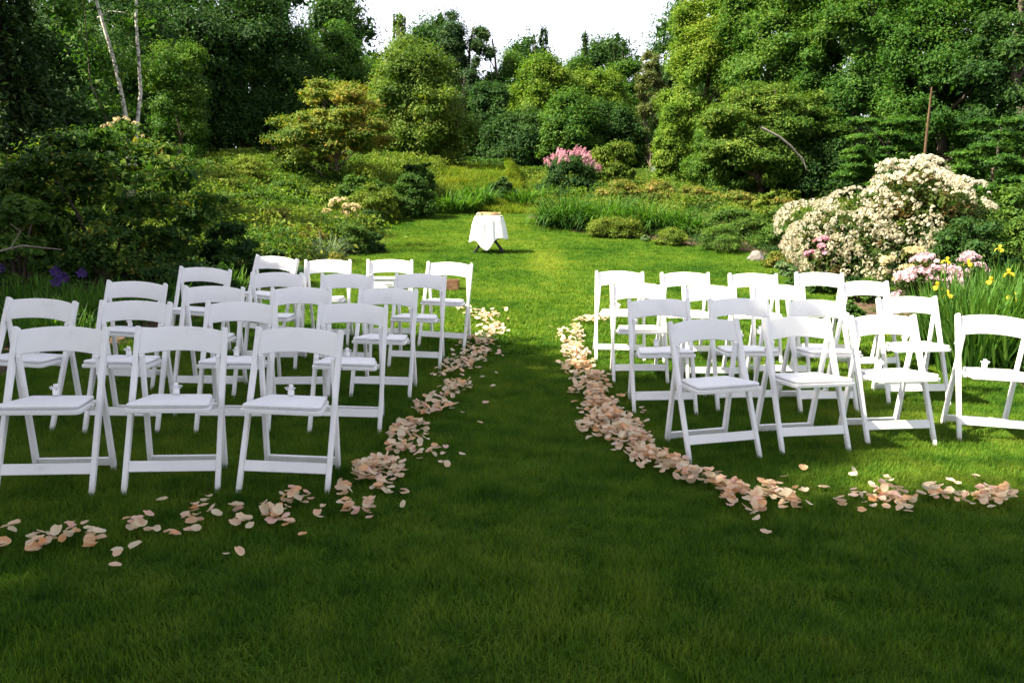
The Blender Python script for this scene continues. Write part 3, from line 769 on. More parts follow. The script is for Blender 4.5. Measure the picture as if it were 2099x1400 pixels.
# left
shrub('layered_shrub', 'large wide dark green shrub with layered boughs and yellowing top, left behind the chairs', 'shrub', 225, 10.8, 1.65, 1.85, M['yew'], ry=1.3, nclump=230, per=100, leaf=.055, clump=.20, flat=.45, group=SHR, stems=8, updraft=1.0, tint=.36, hollow=.3, profile='mound')
shrub('layered_shrub', 'smaller leafy shrub with pale bare twigs, at the left edge below the hemlock', 'shrub', 40, 9.6, .75, 1.1, M['shrub'], nclump=50, per=80, leaf=.06, clump=.28, flat=.45, group=SHR, stems=8, updraft=1.0, hollow=.3)
v, q = merge([tube([(0, 0, 0), (.3, -.1, .06), (.7, -.12, .02)], [.011, .009, .004], 5), tube([(.1, 0, .02), (.2, .05, .2), (.12, .02, .28)], [.007, .005, .003], 5)])
o = link('bare_branch', np_mesh('bare_branch', v, q, M['dead'], smooth=True), None, (at(0, 515, 8.6)[0], 8.6, at(0, 515, 8.6)[1]))
tag(o, 'pale dead branch lying over the shaded bed at the left edge', 'branch')
shrub('round_shrub', 'dark rounded shrub at the right foot of the large layered shrub', 'shrub', 478, 11.6, .62, .85, M['shrub_dark'], nclump=40, per=110, leaf=.05, group=SHR)
shrub('round_shrub', 'low dark shrub in shade just behind the back left chairs', 'shrub', 395, 9.9, .7, .5, M['shrub_dark'], nclump=36, per=90, leaf=.05, group=SHR)
r_, C_, rc_, rng_ = shrub('dogwood_shrub', 'pale cream flowered shrub above the big layered shrub, under the birch', 'shrub', 262, 13.6, .6, 1.9, M['shrub'], nclump=30, per=70, leaf=.06, clump=.4, group=SHR, profile='column')
cream_m = [floret_mesh('blossom', M['cream_fl'], 9, .05, .03, 70 + i, petals=4) for i in range(3)]
blossoms(r_, cream_m, surface_pts(C_, rc_, 16, rng_, (0, 0, .9), (0.2, -1, .3), low=1.2), rng_, out_from=(0, 0, .9), smin=.5, smax=.8)
shrub('meadow_shrub', 'leafy shrub on the bank below the bronze tree trunk', 'shrub', 742, 21.5, .75, .95, M['shrub'], nclump=36, per=110, leaf=.075, group=SHR)
shrub('meadow_shrub', 'dark leafy shrub under the yellow-green tree, right of the bank', 'shrub', 850, 23.2, .6, 1.05, M['shrub_dark'], nclump=36, per=110, leaf=.075, group=SHR)
shrub('meadow_shrub', 'light leafy young shrub standing out before the yellow-green tree', 'shrub', 872, 22.8, .35, 1.25, M['shrub'], nclump=24, per=60, leaf=.08, group=SHR, profile='column')
shrub('round_shrub', 'big dark glossy shrub at the end of the left bank, casting shadow on the lawn', 'shrub', 845, 21.2, .72, 1.12, M['shrub'], ry=.7, nclump=60, per=120, leaf=.06, group=SHR, tint=.35)
shrub('lime_shrub', 'yellow-green shrub on the bank between the cream azalea and the dark glossy shrub', 'shrub', 772, 20.6, .75, .95, M['shrub_lime'], nclump=50, per=110, leaf=.06, group=SHR, tint=.42)
shrub('round_shrub', 'low dark shrub on the lawn edge below the cream azalea', 'shrub', 745, 19.6, .55, .45, M['shrub_dark'], nclump=30, per=100, leaf=.05, group=SHR)
r_, C_, rc_, rng_ = shrub('cream_azalea', 'cream and peach flowered azalea on the left bank', 'azalea', 703, 18.6, .44, .72, M['shrub_lime'], nclump=28, per=70, leaf=.045, group=SHR)
blossoms(r_, [floret_mesh('blossom', M['cream_fl'], 10, .05, .032, 60 + i) for i in range(3)] + [floret_mesh('blossom', PETAL_COL[2][1], 10, .05, .032, 64)], surface_pts(C_, rc_, 60, rng_, (0, 0, .2), (-.2, -1, .4)), rng_, out_from=(0, 0, .2), smin=.7, smax=1.1)
shrub('round_shrub', 'bright green mounded shrub at the corner of the left bed', 'shrub', 716, 15.8, .52, .62, M['shrub'], nclump=44, per=130, leaf=.035, group=SHR, tint=.55)
shrub('round_shrub', 'small dark mounded plant at the tip of the left bed beside the lawn', 'shrub', 768, 16.0, .28, .40, M['shrub_dark'], nclump=30, per=90, leaf=.045, group=SHR, tint=.6)
shrub('tan_shrub', 'rusty tinted low shrub in the middle of the left bed', 'shrub', 618, 15.2, .62, .55, M['tan'], nclump=44, per=90, leaf=.05, group=SHR)
shrub('tan_shrub', 'brownish low shrub beside the flat stones of the left bed', 'shrub', 560, 16.0, .6, .6, M['tan'], nclump=40, per=90, leaf=.05, group=SHR)
shrub('variegated_plant', 'white edged variegated plant just behind the back row of chairs', 'plant', 602, 11.6, .28, .30, M['variegated'], nclump=26, per=70, leaf=.05, group=SHR)
shrub('round_shrub', 'dark mounded plant behind the end chair of the back left row', 'shrub', 552, 12.4, .42, .42, M['shrub_dark'], nclump=30, per=90, leaf=.045, group=SHR)
shrub('heather_plant', 'olive tufted plant at the bed edge behind the back left chairs', 'plant', 688, 13.6, .24, .26, M['tan'], nclump=24, per=70, leaf=.035, group=SHR)
grass_clump('ornamental_grass', 'tuft of pale blue-green arching grass in the left bed', 'grass clump', 672, 14.4, 260, .62, .012, .12, M['blade_blue'], bend=1.5, lean0=.3)
grass_clump('daylily_clump', 'clump of tall light green leaves at the foot of the left bank', 'perennial', 930, 22.2, 520, .72, .03, .5, M['blade'], bend=1.8, ell=(1.1, .6), tint=.6)
grass_clump('daylily_clump', 'tall leafy clump left of the dark gap at the lawn end', 'perennial', 975, 23.0, 480, .76, .03, .42, M['blade'], bend=1.8, ell=(1.1, .6), tint=.55)
shrub('round_shrub', 'dark shaded shrub closing the end of the lawn behind the table', 'shrub', 1028, 24.0, .48, .62, M['shrub_dark'], nclump=36, per=110, leaf=.06, group=SHR)
grass_clump('daylily_clump', 'pale green leafy clump right of the dark gap at the lawn end', 'perennial', 1085, 23.4, 420, .62, .035, .5, M['blade'], bend=1.0, ell=(1.1, .6), tint=.68)
for k, (px, py, Y, s) in enumerate([(607, 432, 17.4, .22), (640, 430, 17.2, .26), (622, 420, 17.8, .2)]):
    _r = np.random.default_rng(40 + k)
    bm = bmesh.new(); bmesh.ops.create_icosphere(bm, subdivisions=2, radius=1)
    for v_ in bm.verts:
        v_.co *= 1 + .12 * _r.normal(); v_.co.x *= s * 1.3; v_.co.y *= s; v_.co.z *= s * .55
    me = bpy.data.meshes.new('stone'); bm.to_mesh(me); bm.free(); me.materials.append(M['rock'])
    x, z = at(px, py, Y)
    tag(link('stone', me, None, (x, Y, zf(x, Y) + s * .2)), ['grey flat stone at the left of the stone group on the left bank', 'pinkish flat stone at the right of the stone group on the left bank', 'small dark stone at the back of the stone group on the left bank'][k], 'stone', 'flat stones on the left bank')
BK = 'mixed shrubs covering the left bank'
bank = [(470, 19.5, .75, .7, 'shrub_lime', 'yellow-green shrub at the left end of the bank above the dark rounded shrub'), (530, 18.0, .6, .55, 'shrub', 'fresh green low shrub on the bank left of the stones'), (520, 22.0, .8, .75, 'shrub_lime', 'lime shrub high on the left end of the bank'),
        (585, 20.5, .75, .65, 'shrub', 'mid green shrub in the middle of the bank above the stones'), (600, 23.5, .85, .8, 'olive', 'olive green shrub on top of the bank left of the bronze tree'), (655, 20.8, .6, .6, 'shrub_lime', 'pale lime shrub on the bank right of the stones'),
        (640, 18.8, .5, .45, 'tan', 'tan tipped low shrub on the bank beside the cream azalea'), (690, 23.0, .6, .55, 'shrub', 'leafy green shrub right under the bronze tree'), (800, 22.3, .6, .6, 'shrub_lime', 'lime shrub between the leafy shrub and the dark glossy shrub'), (555, 16.9, .5, .4, 'shrub_lime', 'yellowish low shrub in front of the bank near the brownish shrub'),
        (455, 16.2, .55, .5, 'shrub', 'green shrub at the shade line right of the large layered shrub'), (905, 22.6, .4, .5, 'shrub', 'small green shrub right of the dark glossy shrub'), (740, 18.4, .35, .35, 'shrub', 'small fresh green shrub right of the cream azalea'), (660, 17.0, .5, .4, 'shrub_lime', 'small lime shrub between the rusty shrub and the cream azalea')]
for px, Y, rx_, h_, mt, lb in bank:
    shrub('bank_shrub', lb, 'shrub', px, Y, rx_, h_, M[mt], nclump=44, per=110, leaf=.05, group=BK, tint=.5, profile='mound', flat=.6)
# shaded bed left of the chairs: purple irises
IRL = 'irises in the shaded left bed'
pur = floret_mesh('flower', M['purple_fl'], 5, .03, .05, 81, petals=5)
for k, (px, Y, nf) in enumerate([(105, 8.3, 3), (165, 8.9, 1), (45, 7.6, 0), (250, 8.6, 0), (300, 9.2, 0), (120, 7.4, 0), (440, 10.2, 0), (20, 8.9, 1)]):
    nm = ['purple iris clump with three flowers in the shaded left bed', 'iris clump with one pale purple flower in the shaded left bed', 'flowerless strap leaved clump at the left edge behind the leftmost chair', 'dark strap leaved clump behind the outer chair of the third left row',
          'dark strap leaved clump at the trunk foot of the large layered shrub', 'strap leaved clump just behind the outer chair of the second left row', 'dim strap leaved clump behind the back left chair', 'iris clump with one purple flower under the pale dead branch'][k]
    x = (px - 1049.5) / F_PX * Y
    root = empty('iris_clump', (x, Y, zf(x, Y) - .02), nm, 'iris', IRL)
    rg = np.random.default_rng(300 + k)
    V_, Q_, T_, tips = blades(170, .42, .016, rg, .3, .2, .7, ell=(1.3, .8))
    link('foliage', np_mesh('foliage', V_, Q_, M['blade'], T_), root)
    for j in range(nf):
        p = (rg.uniform(-.2, .2), rg.uniform(-.2, .1), .46 + .05 * j)
        o = link('flower', pur, root, p); o.scale = (1, 1, 1.1)
        link('stalk', np_mesh('stalk', *tube([(p[0], p[1], 0), (p[0] + .01, p[1], p[2])], [.006, .004], 5), M['blade'], smooth=True), root)

# right
for k, (px, Y, L, n) in enumerate([(1160, 20.3, 1.0, 760), (1245, 19.9, .98, 760), (1330, 19.7, .85, 560), (1395, 19.4, .75, 420)]):
    grass_clump('daylily_clump', ['tall dark green arching clump at the left end of the right bed', 'tall arching green clump behind the low trimmed hedge', 'arching green clump right of the low trimmed hedge', 'shorter arching green clump behind the middle mound of the right bed'][k], 'perennial', px, Y, n, L, .026, .6, M['blade'], bend=2.1, lean0=.25, ell=(1, .6), group='arching clumps of the right bed', tint=[.35, .4, .45, .45][k])
shrub('low_hedge', 'low trimmed mid green hedge mound on the edge of the right lawn', 'hedge', 1262, 18.9, .76, .5, M['shrub_lime'], ry=.4, nclump=80, per=150, leaf=.03, clump=.36, group=SHR, tint=.5)
shrub('low_hedge', 'small rounded green mound right of the low trimmed hedge', 'hedge', 1378, 18.0, .44, .38, M['shrub_lime'], nclump=40, per=110, leaf=.03, clump=.34, group=SHR, tint=.5)
shrub('low_hedge', 'wide feathery bright green mound on the edge of the right bed', 'hedge', 1474, 17.4, .66, .54, M['shrub'], nclump=60, per=130, leaf=.028, clump=.3, group=SHR, tint=.6)
shrub('low_hedge', 'tiny pale mound between the hedge and the small green mound', 'hedge', 1322, 18.5, .17, .14, M['variegated'], nclump=16, per=60, leaf=.025, group=SHR, tint=.3)
shrub('leafy_perennial', 'bright green leafy perennial behind the feathery mound', 'perennial', 1500, 18.8, .95, .68, M['shrub'], ry=.6, nclump=70, per=110, leaf=.045, group=SHR, tint=.65)
shrub('leafy_perennial', 'green leafy perennial left of the white rhododendron', 'perennial', 1590, 17.6, .55, .55, M['shrub'], ry=.6, nclump=50, per=100, leaf=.05, group=SHR, tint=.55)
for k, (px, Y, rx, h) in enumerate([(1270, 22.5, .85, .72), (1345, 22.3, .8, .75), (1420, 22, .8, .62), (1500, 21.6, .9, .58), (1580, 21, .8, .55)]):
    shrub('tan_perennial', ['tan and orange tipped perennial behind the tall arching clump', 'orange tipped perennial below the small bright green tree', 'yellow and tan perennial in front of the bright bushy tree', 'tan perennial below the bare pale branch', 'reddish perennial beside the pale leaved sapling'][k], 'perennial', px, Y, rx, h, M['tan'], nclump=50, per=80, leaf=.05, group='tan perennials before the right wood', tint=.45)
r_, C_, rc_, rng_ = shrub('lilac_bush', 'rounded lilac bush with pink flower heads along its top', 'lilac', 1168, 24.5, 1.12, 1.32, M['shrub_dark'], nclump=70, per=120, leaf=.065, group=SHR, tint=.6)
lil = [floret_mesh('blossom', M['pink_fl'], 26, .06, .028, 90 + i, elong=2.2, petals=4) for i in range(3)]
blossoms(r_, lil, surface_pts(C_, rc_, 70, rng_, (0, 0, .3), None, low=.7, keep=lambda p: p[2] > .88 - .6 * max(0, p[0])), rng_, out_from=(0, 0, .2))
shrub('lime_shrub', 'rounded lime green shrub right behind the pink lilac', 'shrub', 1250, 26.5, .95, 1.65, M['shrub_lime'], nclump=60, per=130, leaf=.075, group=SHR, profile='round', tint=.35)
shrub('sapling', 'pale leaved sapling before the dark gap of the right wood', 'shrub', 1570, 20, .38, .75, M['shrub_lime'], nclump=22, per=50, leaf=.08, group=SHR, profile='column')
# white rhododendron
def lumpy(C, rng):
    C = C.copy()
    C[:, 2] *= .50 + .50 * sstep(-1.5, .7, C[:, 0]) + .10 * np.sin(C[:, 0] * 5.2 + 1) - .14 * np.exp(-((C[:, 0] - .02) / .16) ** 2)
    C[:, 1] -= .25 * (1 - C[:, 2])
    return C + rng.normal(size=C.shape) * .05
r_, C_, rc_, rng_ = shrub('rhododendron', 'large rhododendron covered with white flower heads, right of the lawn', 'rhododendron', 1812, 13.2, 1.72, 1.82, M['rhodo'], ry=1.15, profile='mound', warp=lumpy, nclump=120, per=110, leaf=.06, clump=.22, flat=.8, group=SHR, aspect=.4, hollow=.4, stems=10)
C2 = C_.copy()
wh = [floret_mesh('blossom', M['white_fl'], 9, .045, .026, 20 + i) for i in range(4)]
def keep_w(p): return p[0] < 1.35 and (p[0] < .45 or p[2] > 1.05)
all_pts = surface_pts(C_, rc_, 1150, rng_, (0.1, .1, .35), (-.35, -.85, .4), flat=.8, low=.06, keep=keep_w, gap=.03)
all_pts.sort(key=lambda p: p[1])
blossoms(r_, wh, all_pts[:280], rng_, out_from=(0, 0, .3), smin=.5, smax=.95)
far_v, far_q, far_t = [], [], []
o_ = 0
for i_, p in enumerate(all_pts[280:]):
    me = wh[i_ % 4]
    co = np.empty(len(me.vertices) * 3, np.float32); me.vertices.foreach_get('co', co)
    li = np.empty(len(me.loops), np.int32); me.loops.foreach_get('vertex_index', li)
    d_ = (Vector(p).normalized() + Vector((0, 0, .8))).normalized().to_track_quat('Z', 'Y').to_matrix()
    far_v.append(co.reshape(-1, 3) @ np.array(d_).T * rng_.uniform(.5, .95) + np.array(p)); far_q.append(li.reshape(-1, 4) + o_); o_ += len(me.vertices)
    far_t.append(np.full(len(me.vertices), rng_.uniform(0, .5)))
if far_v: tag(link('farther_blossoms', np_mesh('farther_blossoms', np.concatenate(far_v), np.concatenate(far_q), M['white_fl'], np.concatenate(far_t)), r_), kind='stuff')
r_, C_, rc_, rng_ = shrub('azalea', 'small pink flowered azalea in front of the white rhododendron', 'azalea', 1678, 12.2, .2, .78, M['rhodo'], nclump=14, per=40, leaf=.04, group=SHR, profile='column')
pk = [floret_mesh('blossom', M['pink_fl'], 10, .035, .026, 30 + i) for i in range(3)]
blossoms(r_, pk, surface_pts(C_, rc_, 26, rng_, (0, 0, .3), (-.3, -1, .3), low=.5), rng_, out_from=(0, 0, .4))
shrub('round_shrub', 'dark evergreen shrub right of the white rhododendron', 'shrub', 1985, 11.6, .75, 1.0, M['shrub_dark'], nclump=60, per=110, leaf=.05, group=SHR, tint=.5)
shrub('round_shrub', 'reddish twigged dark shrub joined to the right side of the rhododendron', 'shrub', 1915, 13.0, .85, 1.42, M['rhodo'], nclump=60, per=100, leaf=.055, group=SHR, tint=.6)
shrub('lime_shrub', 'fresh green shrub at the right edge above the yellow irises', 'shrub', 2105, 11.2, .6, 1.0, M['shrub'], nclump=50, per=110, leaf=.05, group=SHR, tint=.7)
shrub('round_shrub', 'green shrub behind the dark evergreen at the right edge', 'shrub', 2090, 13.5, .9, 1.3, M['shrub'], nclump=50, per=110, leaf=.06, group=SHR, tint=.5)
r_, C_, rc_, rng_ = shrub('azalea', 'pale pink flowered azalea beside the yellow irises', 'azalea', 1905, 10.2, .5, .62, M['rhodo'], ry=.38, nclump=36, per=50, leaf=.04, group=SHR)
pp = [floret_mesh('blossom', M['pale_pink_fl'], 11, .038, .026, 33 + i) for i in range(3)]
blossoms(r_, pp, surface_pts(C_, rc_, 180, rng_, (0, 0, .1), (-.3, -1, .4)), rng_, out_from=(0, 0, .05), smin=.75, smax=1.1)
r_, C_, rc_, rng_ = shrub('azalea', 'pale pink azalea sprig right of the fuller pink azalea', 'azalea', 1985, 10.6, .3, .58, M['rhodo'], ry=.3, nclump=20, per=50, leaf=.04, group=SHR)
blossoms(r_, pp, surface_pts(C_, rc_, 70, rng_, (0, 0, .1), (-.3, -1, .4), low=.2), rng_, out_from=(0, 0, .05), smin=.7, smax=1.05)
r_, C_, rc_, rng_ = shrub('azalea', 'cream flowered azalea between the rhododendron and the pink azalea', 'azalea', 1858, 11.0, .38, .66, M['rhodo'], ry=.3, nclump=24, per=50, leaf=.045, group=SHR)
blossoms(r_, cream_m, surface_pts(C_, rc_, 46, rng_, (0, 0, .2), (-.3, -1, .4), low=.25), rng_, out_from=(0, 0, .1), smin=.7, smax=1.1)
shrub('round_shrub', 'low dark green plant at the foot of the white rhododendron', 'plant', 1668, 11.9, .42, .28, M['shrub'], nclump=30, per=80, leaf=.05, group=SHR, tint=.4)
shrub('leafy_perennial', 'bright low leafy plant between the rhododendron and the cream azalea', 'plant', 1778, 11.0, .36, .32, M['shrub'], nclump=30, per=80, leaf=.045, group=SHR, tint=.7)
shrub('tan_shrub', 'reddish small plant by the stone at the tip of the right bed', 'plant', 1592, 14.9, .3, .32, M['tan'], nclump=24, per=70, leaf=.04, group=SHR)
shrub('round_shrub', 'small grey-green plant at the corner of the right bed', 'plant', 1610, 13.7, .3, .25, M['variegated'], nclump=24, per=70, leaf=.035, group=SHR, tint=.25)
shrub('round_shrub', 'low mixed plant behind the back right chairs', 'plant', 1735, 9.4, .3, .25, M['shrub'], nclump=24, per=60, leaf=.045, group=SHR, tint=.4)
_r = np.random.default_rng(47)
bm = bmesh.new(); bmesh.ops.create_icosphere(bm, subdivisions=2, radius=1)
for v_ in bm.verts:
    v_.co *= 1 + .1 * _r.normal(); v_.co.x *= .16; v_.co.y *= .16; v_.co.z *= .15
me = bpy.data.meshes.new('stone'); bm.to_mesh(me); bm.free(); me.materials.append(M['rock'])
sx = (1549 - 1049.5) / F_PX * 16
tag(link('stone', me, None, (sx, 16, zf(sx, 16) + .05)), 'grey stone at the tip of the right bed beside the lawn', 'stone')
# yellow irises
IRR = 'yellow flag irises in the right bed'
def iris_flower_mesh():
    Vs, Qs, o = [], [], 0
    for k in range(3):
        for up in (0, 1):
            a = k * 2.094 + up * 1.047
            u = np.array([math.cos(a), math.sin(a), 0]); w = np.array([-math.sin(a), math.cos(a), 0])
            if up: pts = [(0, 0), (.012, .03), (.018, .055), (.008, .07)]; wd = [.006, .016, .02, .006]
            else: pts = [(0, 0), (.03, .012), (.055, -.005), (.066, -.04)]; wd = [.008, .018, .032, .016]
            for (r, z), h in zip(pts, wd): Vs += [u * r + w * h + [0, 0, z], u * r - w * h + [0, 0, z]]
            for i in range(3): Qs.append((o + 2 * i, o + 2 * i + 1, o + 2 * i + 3, o + 2 * i + 2))
            o += 8
    return np_mesh('flower', np.array(Vs), np.array(Qs), M['yellow_fl'], np.full(len(Vs), .3))
IFM = iris_flower_mesh()
iris = [(1965, 7.5, [(-.14, .1, .72), (.05, .25, .63)], 260), (2035, 7.9, [(-.02, .0, .72), (.12, -.05, .8)], 300), (2090, 7.4, [(-.05, 0, .66)], 300), (2015, 7.1, [], 220), (2150, 7.8, [], 260), (1958, 8.3, [(-.1, 0, .86), (.12, 0, .84)], 200), (2105, 8.6, [], 260), (2040, 8.9, [(.02, 0, .9)], 220)]
for k, (px, Y, fl, n) in enumerate(iris):
    x = (px - 1049.5) / F_PX * Y
    root = empty('iris_clump', (x, Y, zf(x, Y) - .02), ['yellow iris clump with two low flowers, beside the outermost back chairs', 'tall yellow iris clump with two flowers in the middle of the bed', 'yellow iris clump with one flower at the right edge behind the outermost near chair', 'flowerless iris clump at the front of the right bed',
                 'flowerless iris clump beyond the right edge', 'yellow iris clump with two high flowers next to the pink azalea', 'flowerless iris clump behind the yellow ones at the right edge', 'yellow iris clump with one high flower at the back of the bed'][k], 'iris', IRR)
    rg = np.random.default_rng(500 + k)
    V_, Q_, T_, tips = blades(n, .78, .024, rg, .26, .14, .45, ell=(1.2, .9), dome=.15, tint=.55)
    link('foliage', np_mesh('foliage', V_, Q_, M['blade'], T_), root)
    for p in fl:
        o = link('flower', IFM, root, p, (rg.normal() * .2, rg.normal() * .2, rg.random() * 6)); o.scale = (.68,) * 3
        link('stalk', np_mesh('stalk', *tube([(p[0] * .8, p[1], 0), (p[0], p[1], p[2])], [.007, .005], 5), M['blade'], smooth=True), root)

# ------------------------------------------------------------------ table at the far end
def smooth_obj(o):
    for p in o.data.polygons: p.use_smooth = True

def bm_obj(name, bm, mat, parent=None, smooth=False):
    me = bpy.data.meshes.new(name); bm.to_mesh(me); bm.free(); me.materials.append(mat)
    o = link(name, me, parent)
    if smooth: smooth_obj(o)
    return o

def bm_bar(bm, p0, p1, w, d, side=(1, 0, 0), bev=.003, taper=1.0, seg=1):
    """a bevelled bar from p0 to p1: w wide along side, d deep across it"""
    p0, p1 = Vector(p0), Vector(p1)
    ax = (p1 - p0).normalized(); s = Vector(side); s = (s - ax * s.dot(ax)).normalized(); n = ax.cross(s)
    vs = []
    for p, k in ((p0, taper), (p1, 1.0)):
        for a, b in ((-1, -1), (1, -1), (1, 1), (-1, 1)):
            vs.append(bm.verts.new(p + s * (a * w / 2 * (1 if k == 1 else 1)) + n * (b * d / 2 * k)))
    f = [(0, 1, 2, 3), (7, 6, 5, 4), (0, 4, 5, 1), (1, 5, 6, 2), (2, 6, 7, 3), (3, 7, 4, 0)]
    fs = [bm.faces.new([vs[i] for i in q]) for q in f]
    if bev:
        es = set(e for fc in fs for e in fc.edges)
        bmesh.ops.bevel(bm, geom=list(es), offset=bev, segments=seg, affect='EDGES', profile=.5)
    bmesh.ops.recalc_face_normals(bm, faces=bm.faces[:])
    return bm

TX, TY = (1003 - 1049.5) / F_PX * 16.6, 16.5
TZ = zf(TX, TY)
tab = empty('folding_table', (TX, TY, TZ), 'small folding table with black crossed legs standing at the far end of the lawn', 'table')
for k, (a, b, y) in enumerate((((-.30), .24, -.2), (.30, -.24, -.17), (-.30, .24, .17), (.30, -.24, .2))):
    bm_c = bmesh.new(); bm_bar(bm_c, (a, y, 0), (b, y, .70), .022, .042, side=(0, 1, 0)); bm_obj('leg', bm_c, M['black'], tab)
for s in (-1, 1):
    bm_c = bmesh.new(); bm_bar(bm_c, (s * .27, -.16, .06), (s * .27, .16, .06), .03, .022, side=(0, 0, 1)); bm_obj('stretcher', bm_c, M['black'], tab)
bm_c = bmesh.new(); bm_bar(bm_c, (-.26, 0, .71), (.26, 0, .71), .44, .022, side=(0, 1, 0)); bm_obj('tabletop', bm_c, M['black'], tab)
# linen cloth: a square sheet turned on the table, its corners hanging low in folds
def cloth_mesh():
    na, nr = 120, 26
    hw, hd, top = .262, .225, .728
    A = np.linspace(-math.pi, math.pi, na, endpoint=False)
    # rim of the tabletop (a rounded rectangle) and how far the cloth hangs below it
    k = 1 / (np.abs(np.cos(A) / hw) ** 6 + np.abs(np.sin(A) / hd) ** 6) ** (1 / 6)
    bump = lambda c, w: np.exp(-(((A - R(c) + math.pi) % (2 * math.pi) - math.pi) / R(w)) ** 2)
    H = .42 + .26 * bump(-97, 24) + .10 * bump(-168, 36) + .05 * bump(-20, 30) + .2 * bump(95, 30)
    fold = .016 * np.sin(A * 6 + .9) + .008 * np.sin(A * 13 + 2.2) + .02 * bump(-75, 9) - .05 * bump(-58, 12)
    V_ = [[0, 0, top + .001]]
    for r in np.linspace(.12, 1, 9):
        for a, kk in zip(A, k): V_.append([math.cos(a) * kk * r, math.sin(a) * kk * r, top + .0015 * math.sin(a * 5 + r * 9)])
    for t in np.linspace(0, 1, nr)[1:]:
        for i_, (a, kk) in enumerate(zip(A, k)):
            h = H[i_] * t
            o_ = .012 * min(1, t * 8) + h * .19 + fold[i_] * min(1, h / .18)
            V_.append([math.cos(a) * (kk + o_), math.sin(a) * (kk + o_), top - max(0, h - .006)])
    nl = 9 + nr - 1
    Q_ = []
    for l in range(nl - 1):
        b0, b1 = 1 + l * na, 1 + (l + 1) * na
        for i_ in range(na): Q_.append((b0 + i_, b0 + (i_ + 1) % na, b1 + (i_ + 1) % na, b1 + i_))
    for i_ in range(0, na, 2): Q_.append((0, 1 + (i_ + 2) % na, 1 + i_ + 1, 1 + i_))
    return np_mesh('tablecloth', np.array(V_), np.array([(q[0], q[3], q[2], q[1]) for q in Q_]), M['cloth'], smooth=True)
o = link('tablecloth', cloth_mesh(), None, (TX, TY, TZ)); tag(o, 'white linen cloth hanging in pointed corners over the small far table', 'tablecloth')
md = o.modifiers.new('thick', 'SOLIDIFY'); md.thickness = .003; md.offset = 1
tray = empty('basket', (TX + .03, TY, TZ + .735), 'shallow round wicker basket on the white clothed far table', 'basket')
bm_c = bmesh.new()
ring = []
prof = [(0, 0), (.13, 0), (.155, .05), (.165, .055), (.16, .045), (.135, .008), (0, .008)]
nseg = 24
for r, z in prof: ring.append([bm_c.verts.new((r * math.cos(a / nseg * 6.283), r * math.sin(a / nseg * 6.283), z)) for a in range(nseg)] if r else [bm_c.verts.new((0, 0, z))])
for a_, b_ in zip(ring[:-1], ring[1:]):
    for i in range(nseg):
        j = (i + 1) % nseg
        if len(a_) == 1: bm_c.faces.new((a_[0], b_[j], b_[i]))
        elif len(b_) == 1: bm_c.faces.new((a_[i], a_[j], b_[0]))
        else: bm_c.faces.new((a_[i], a_[j], b_[j], b_[i]))
bmesh.ops.recalc_face_normals(bm_c, faces=bm_c.faces[:])
bm_obj('bowl', bm_c, M['wicker'], tray, True)
hp = [(math.cos(t) * .16, 0, .05 + math.sin(t) * .045) for t in np.linspace(0, math.pi, 13)]
link('rim', np_mesh('rim', *tube([(math.cos(t) * .163, math.sin(t) * .163, .054) for t in np.linspace(0, 6.283, 33)], [.008] * 33, 6), M['wicker'], smooth=True), tray)
fl = [floret_mesh('rose', PETAL_COL[c][1], 8, .03, .028, 75 + c, petals=5) for c in (0, 2)]
for k, (fx, fy, fz) in enumerate([(-.2, -.1, .735), (-.15, .03, .735), (.2, -.05, .735)]):
    o = link('cut_rose', fl[k % 2], None, (TX + fx, TY + fy, TZ + fz + .02)); tag(o, ['cream cut rose at the left front of the clothed table', 'peach cut rose beside the basket on the clothed table', 'cream cut rose at the right end of the clothed table'][k], 'rose', 'flowers on the table')

# white box and brown crate on the lawn beyond the back left chairs
bx_, by_ = (785 - 1049.5) / F_PX * 11.2, 11.2
root = empty('storage_box', (bx_, by_, zf(bx_, by_)), 'low white box on the lawn behind the back left row of chairs', 'box')
bm_c = bmesh.new(); bm_bar(bm_c, (0, 0, 0.005), (0, 0, .15), .34, .24, bev=.012, seg=2); bm_obj('body', bm_c, M['plastic'], root)
bm_c = bmesh.new(); bm_bar(bm_c, (0, 0, .152), (0, 0, .18), .355, .255, bev=.008, seg=2); bm_obj('lid', bm_c, M['plastic'], root)
bm_c = bmesh.new(); bm_bar(bm_c, (.05, -.135, .09), (.15, -.135, .09), .02, .016, side=(0, 0, 1)); bm_obj('handle', bm_c, M['metal'], root)
kx_, ky_ = (925 - 1049.5) / F_PX * 11.3, 11.3
root = empty('wooden_crate', (kx_, ky_, zf(kx_, ky_)), 'small brown wooden crate on the lawn behind the aisle chair of the back left row', 'crate')
for k in range(3):
    for nm, p0, p1, sd in (('slat', (-.09, -.1, .03 + .05 * k), (.09, -.1, .03 + .05 * k), (0, 0, 1)), ('slat', (-.09, .1, .03 + .05 * k), (.09, .1, .03 + .05 * k), (0, 0, 1)), ('slat', (-.10, -.09, .03 + .05 * k), (-.10, .09, .03 + .05 * k), (0, 0, 1)), ('slat', (.10, -.09, .03 + .05 * k), (.10, .09, .03 + .05 * k), (0, 0, 1))):
        bm_c = bmesh.new(); bm_bar(bm_c, p0, p1, .044, .012, side=sd, bev=.002); bm_obj(nm, bm_c, M['crate'], root)
bm_c = bmesh.new(); bm_bar(bm_c, (-.09, 0, .008), (.09, 0, .008), .19, .01, side=(0, 1, 0), bev=.002); bm_obj('bottom', bm_c, M['crate'], root)

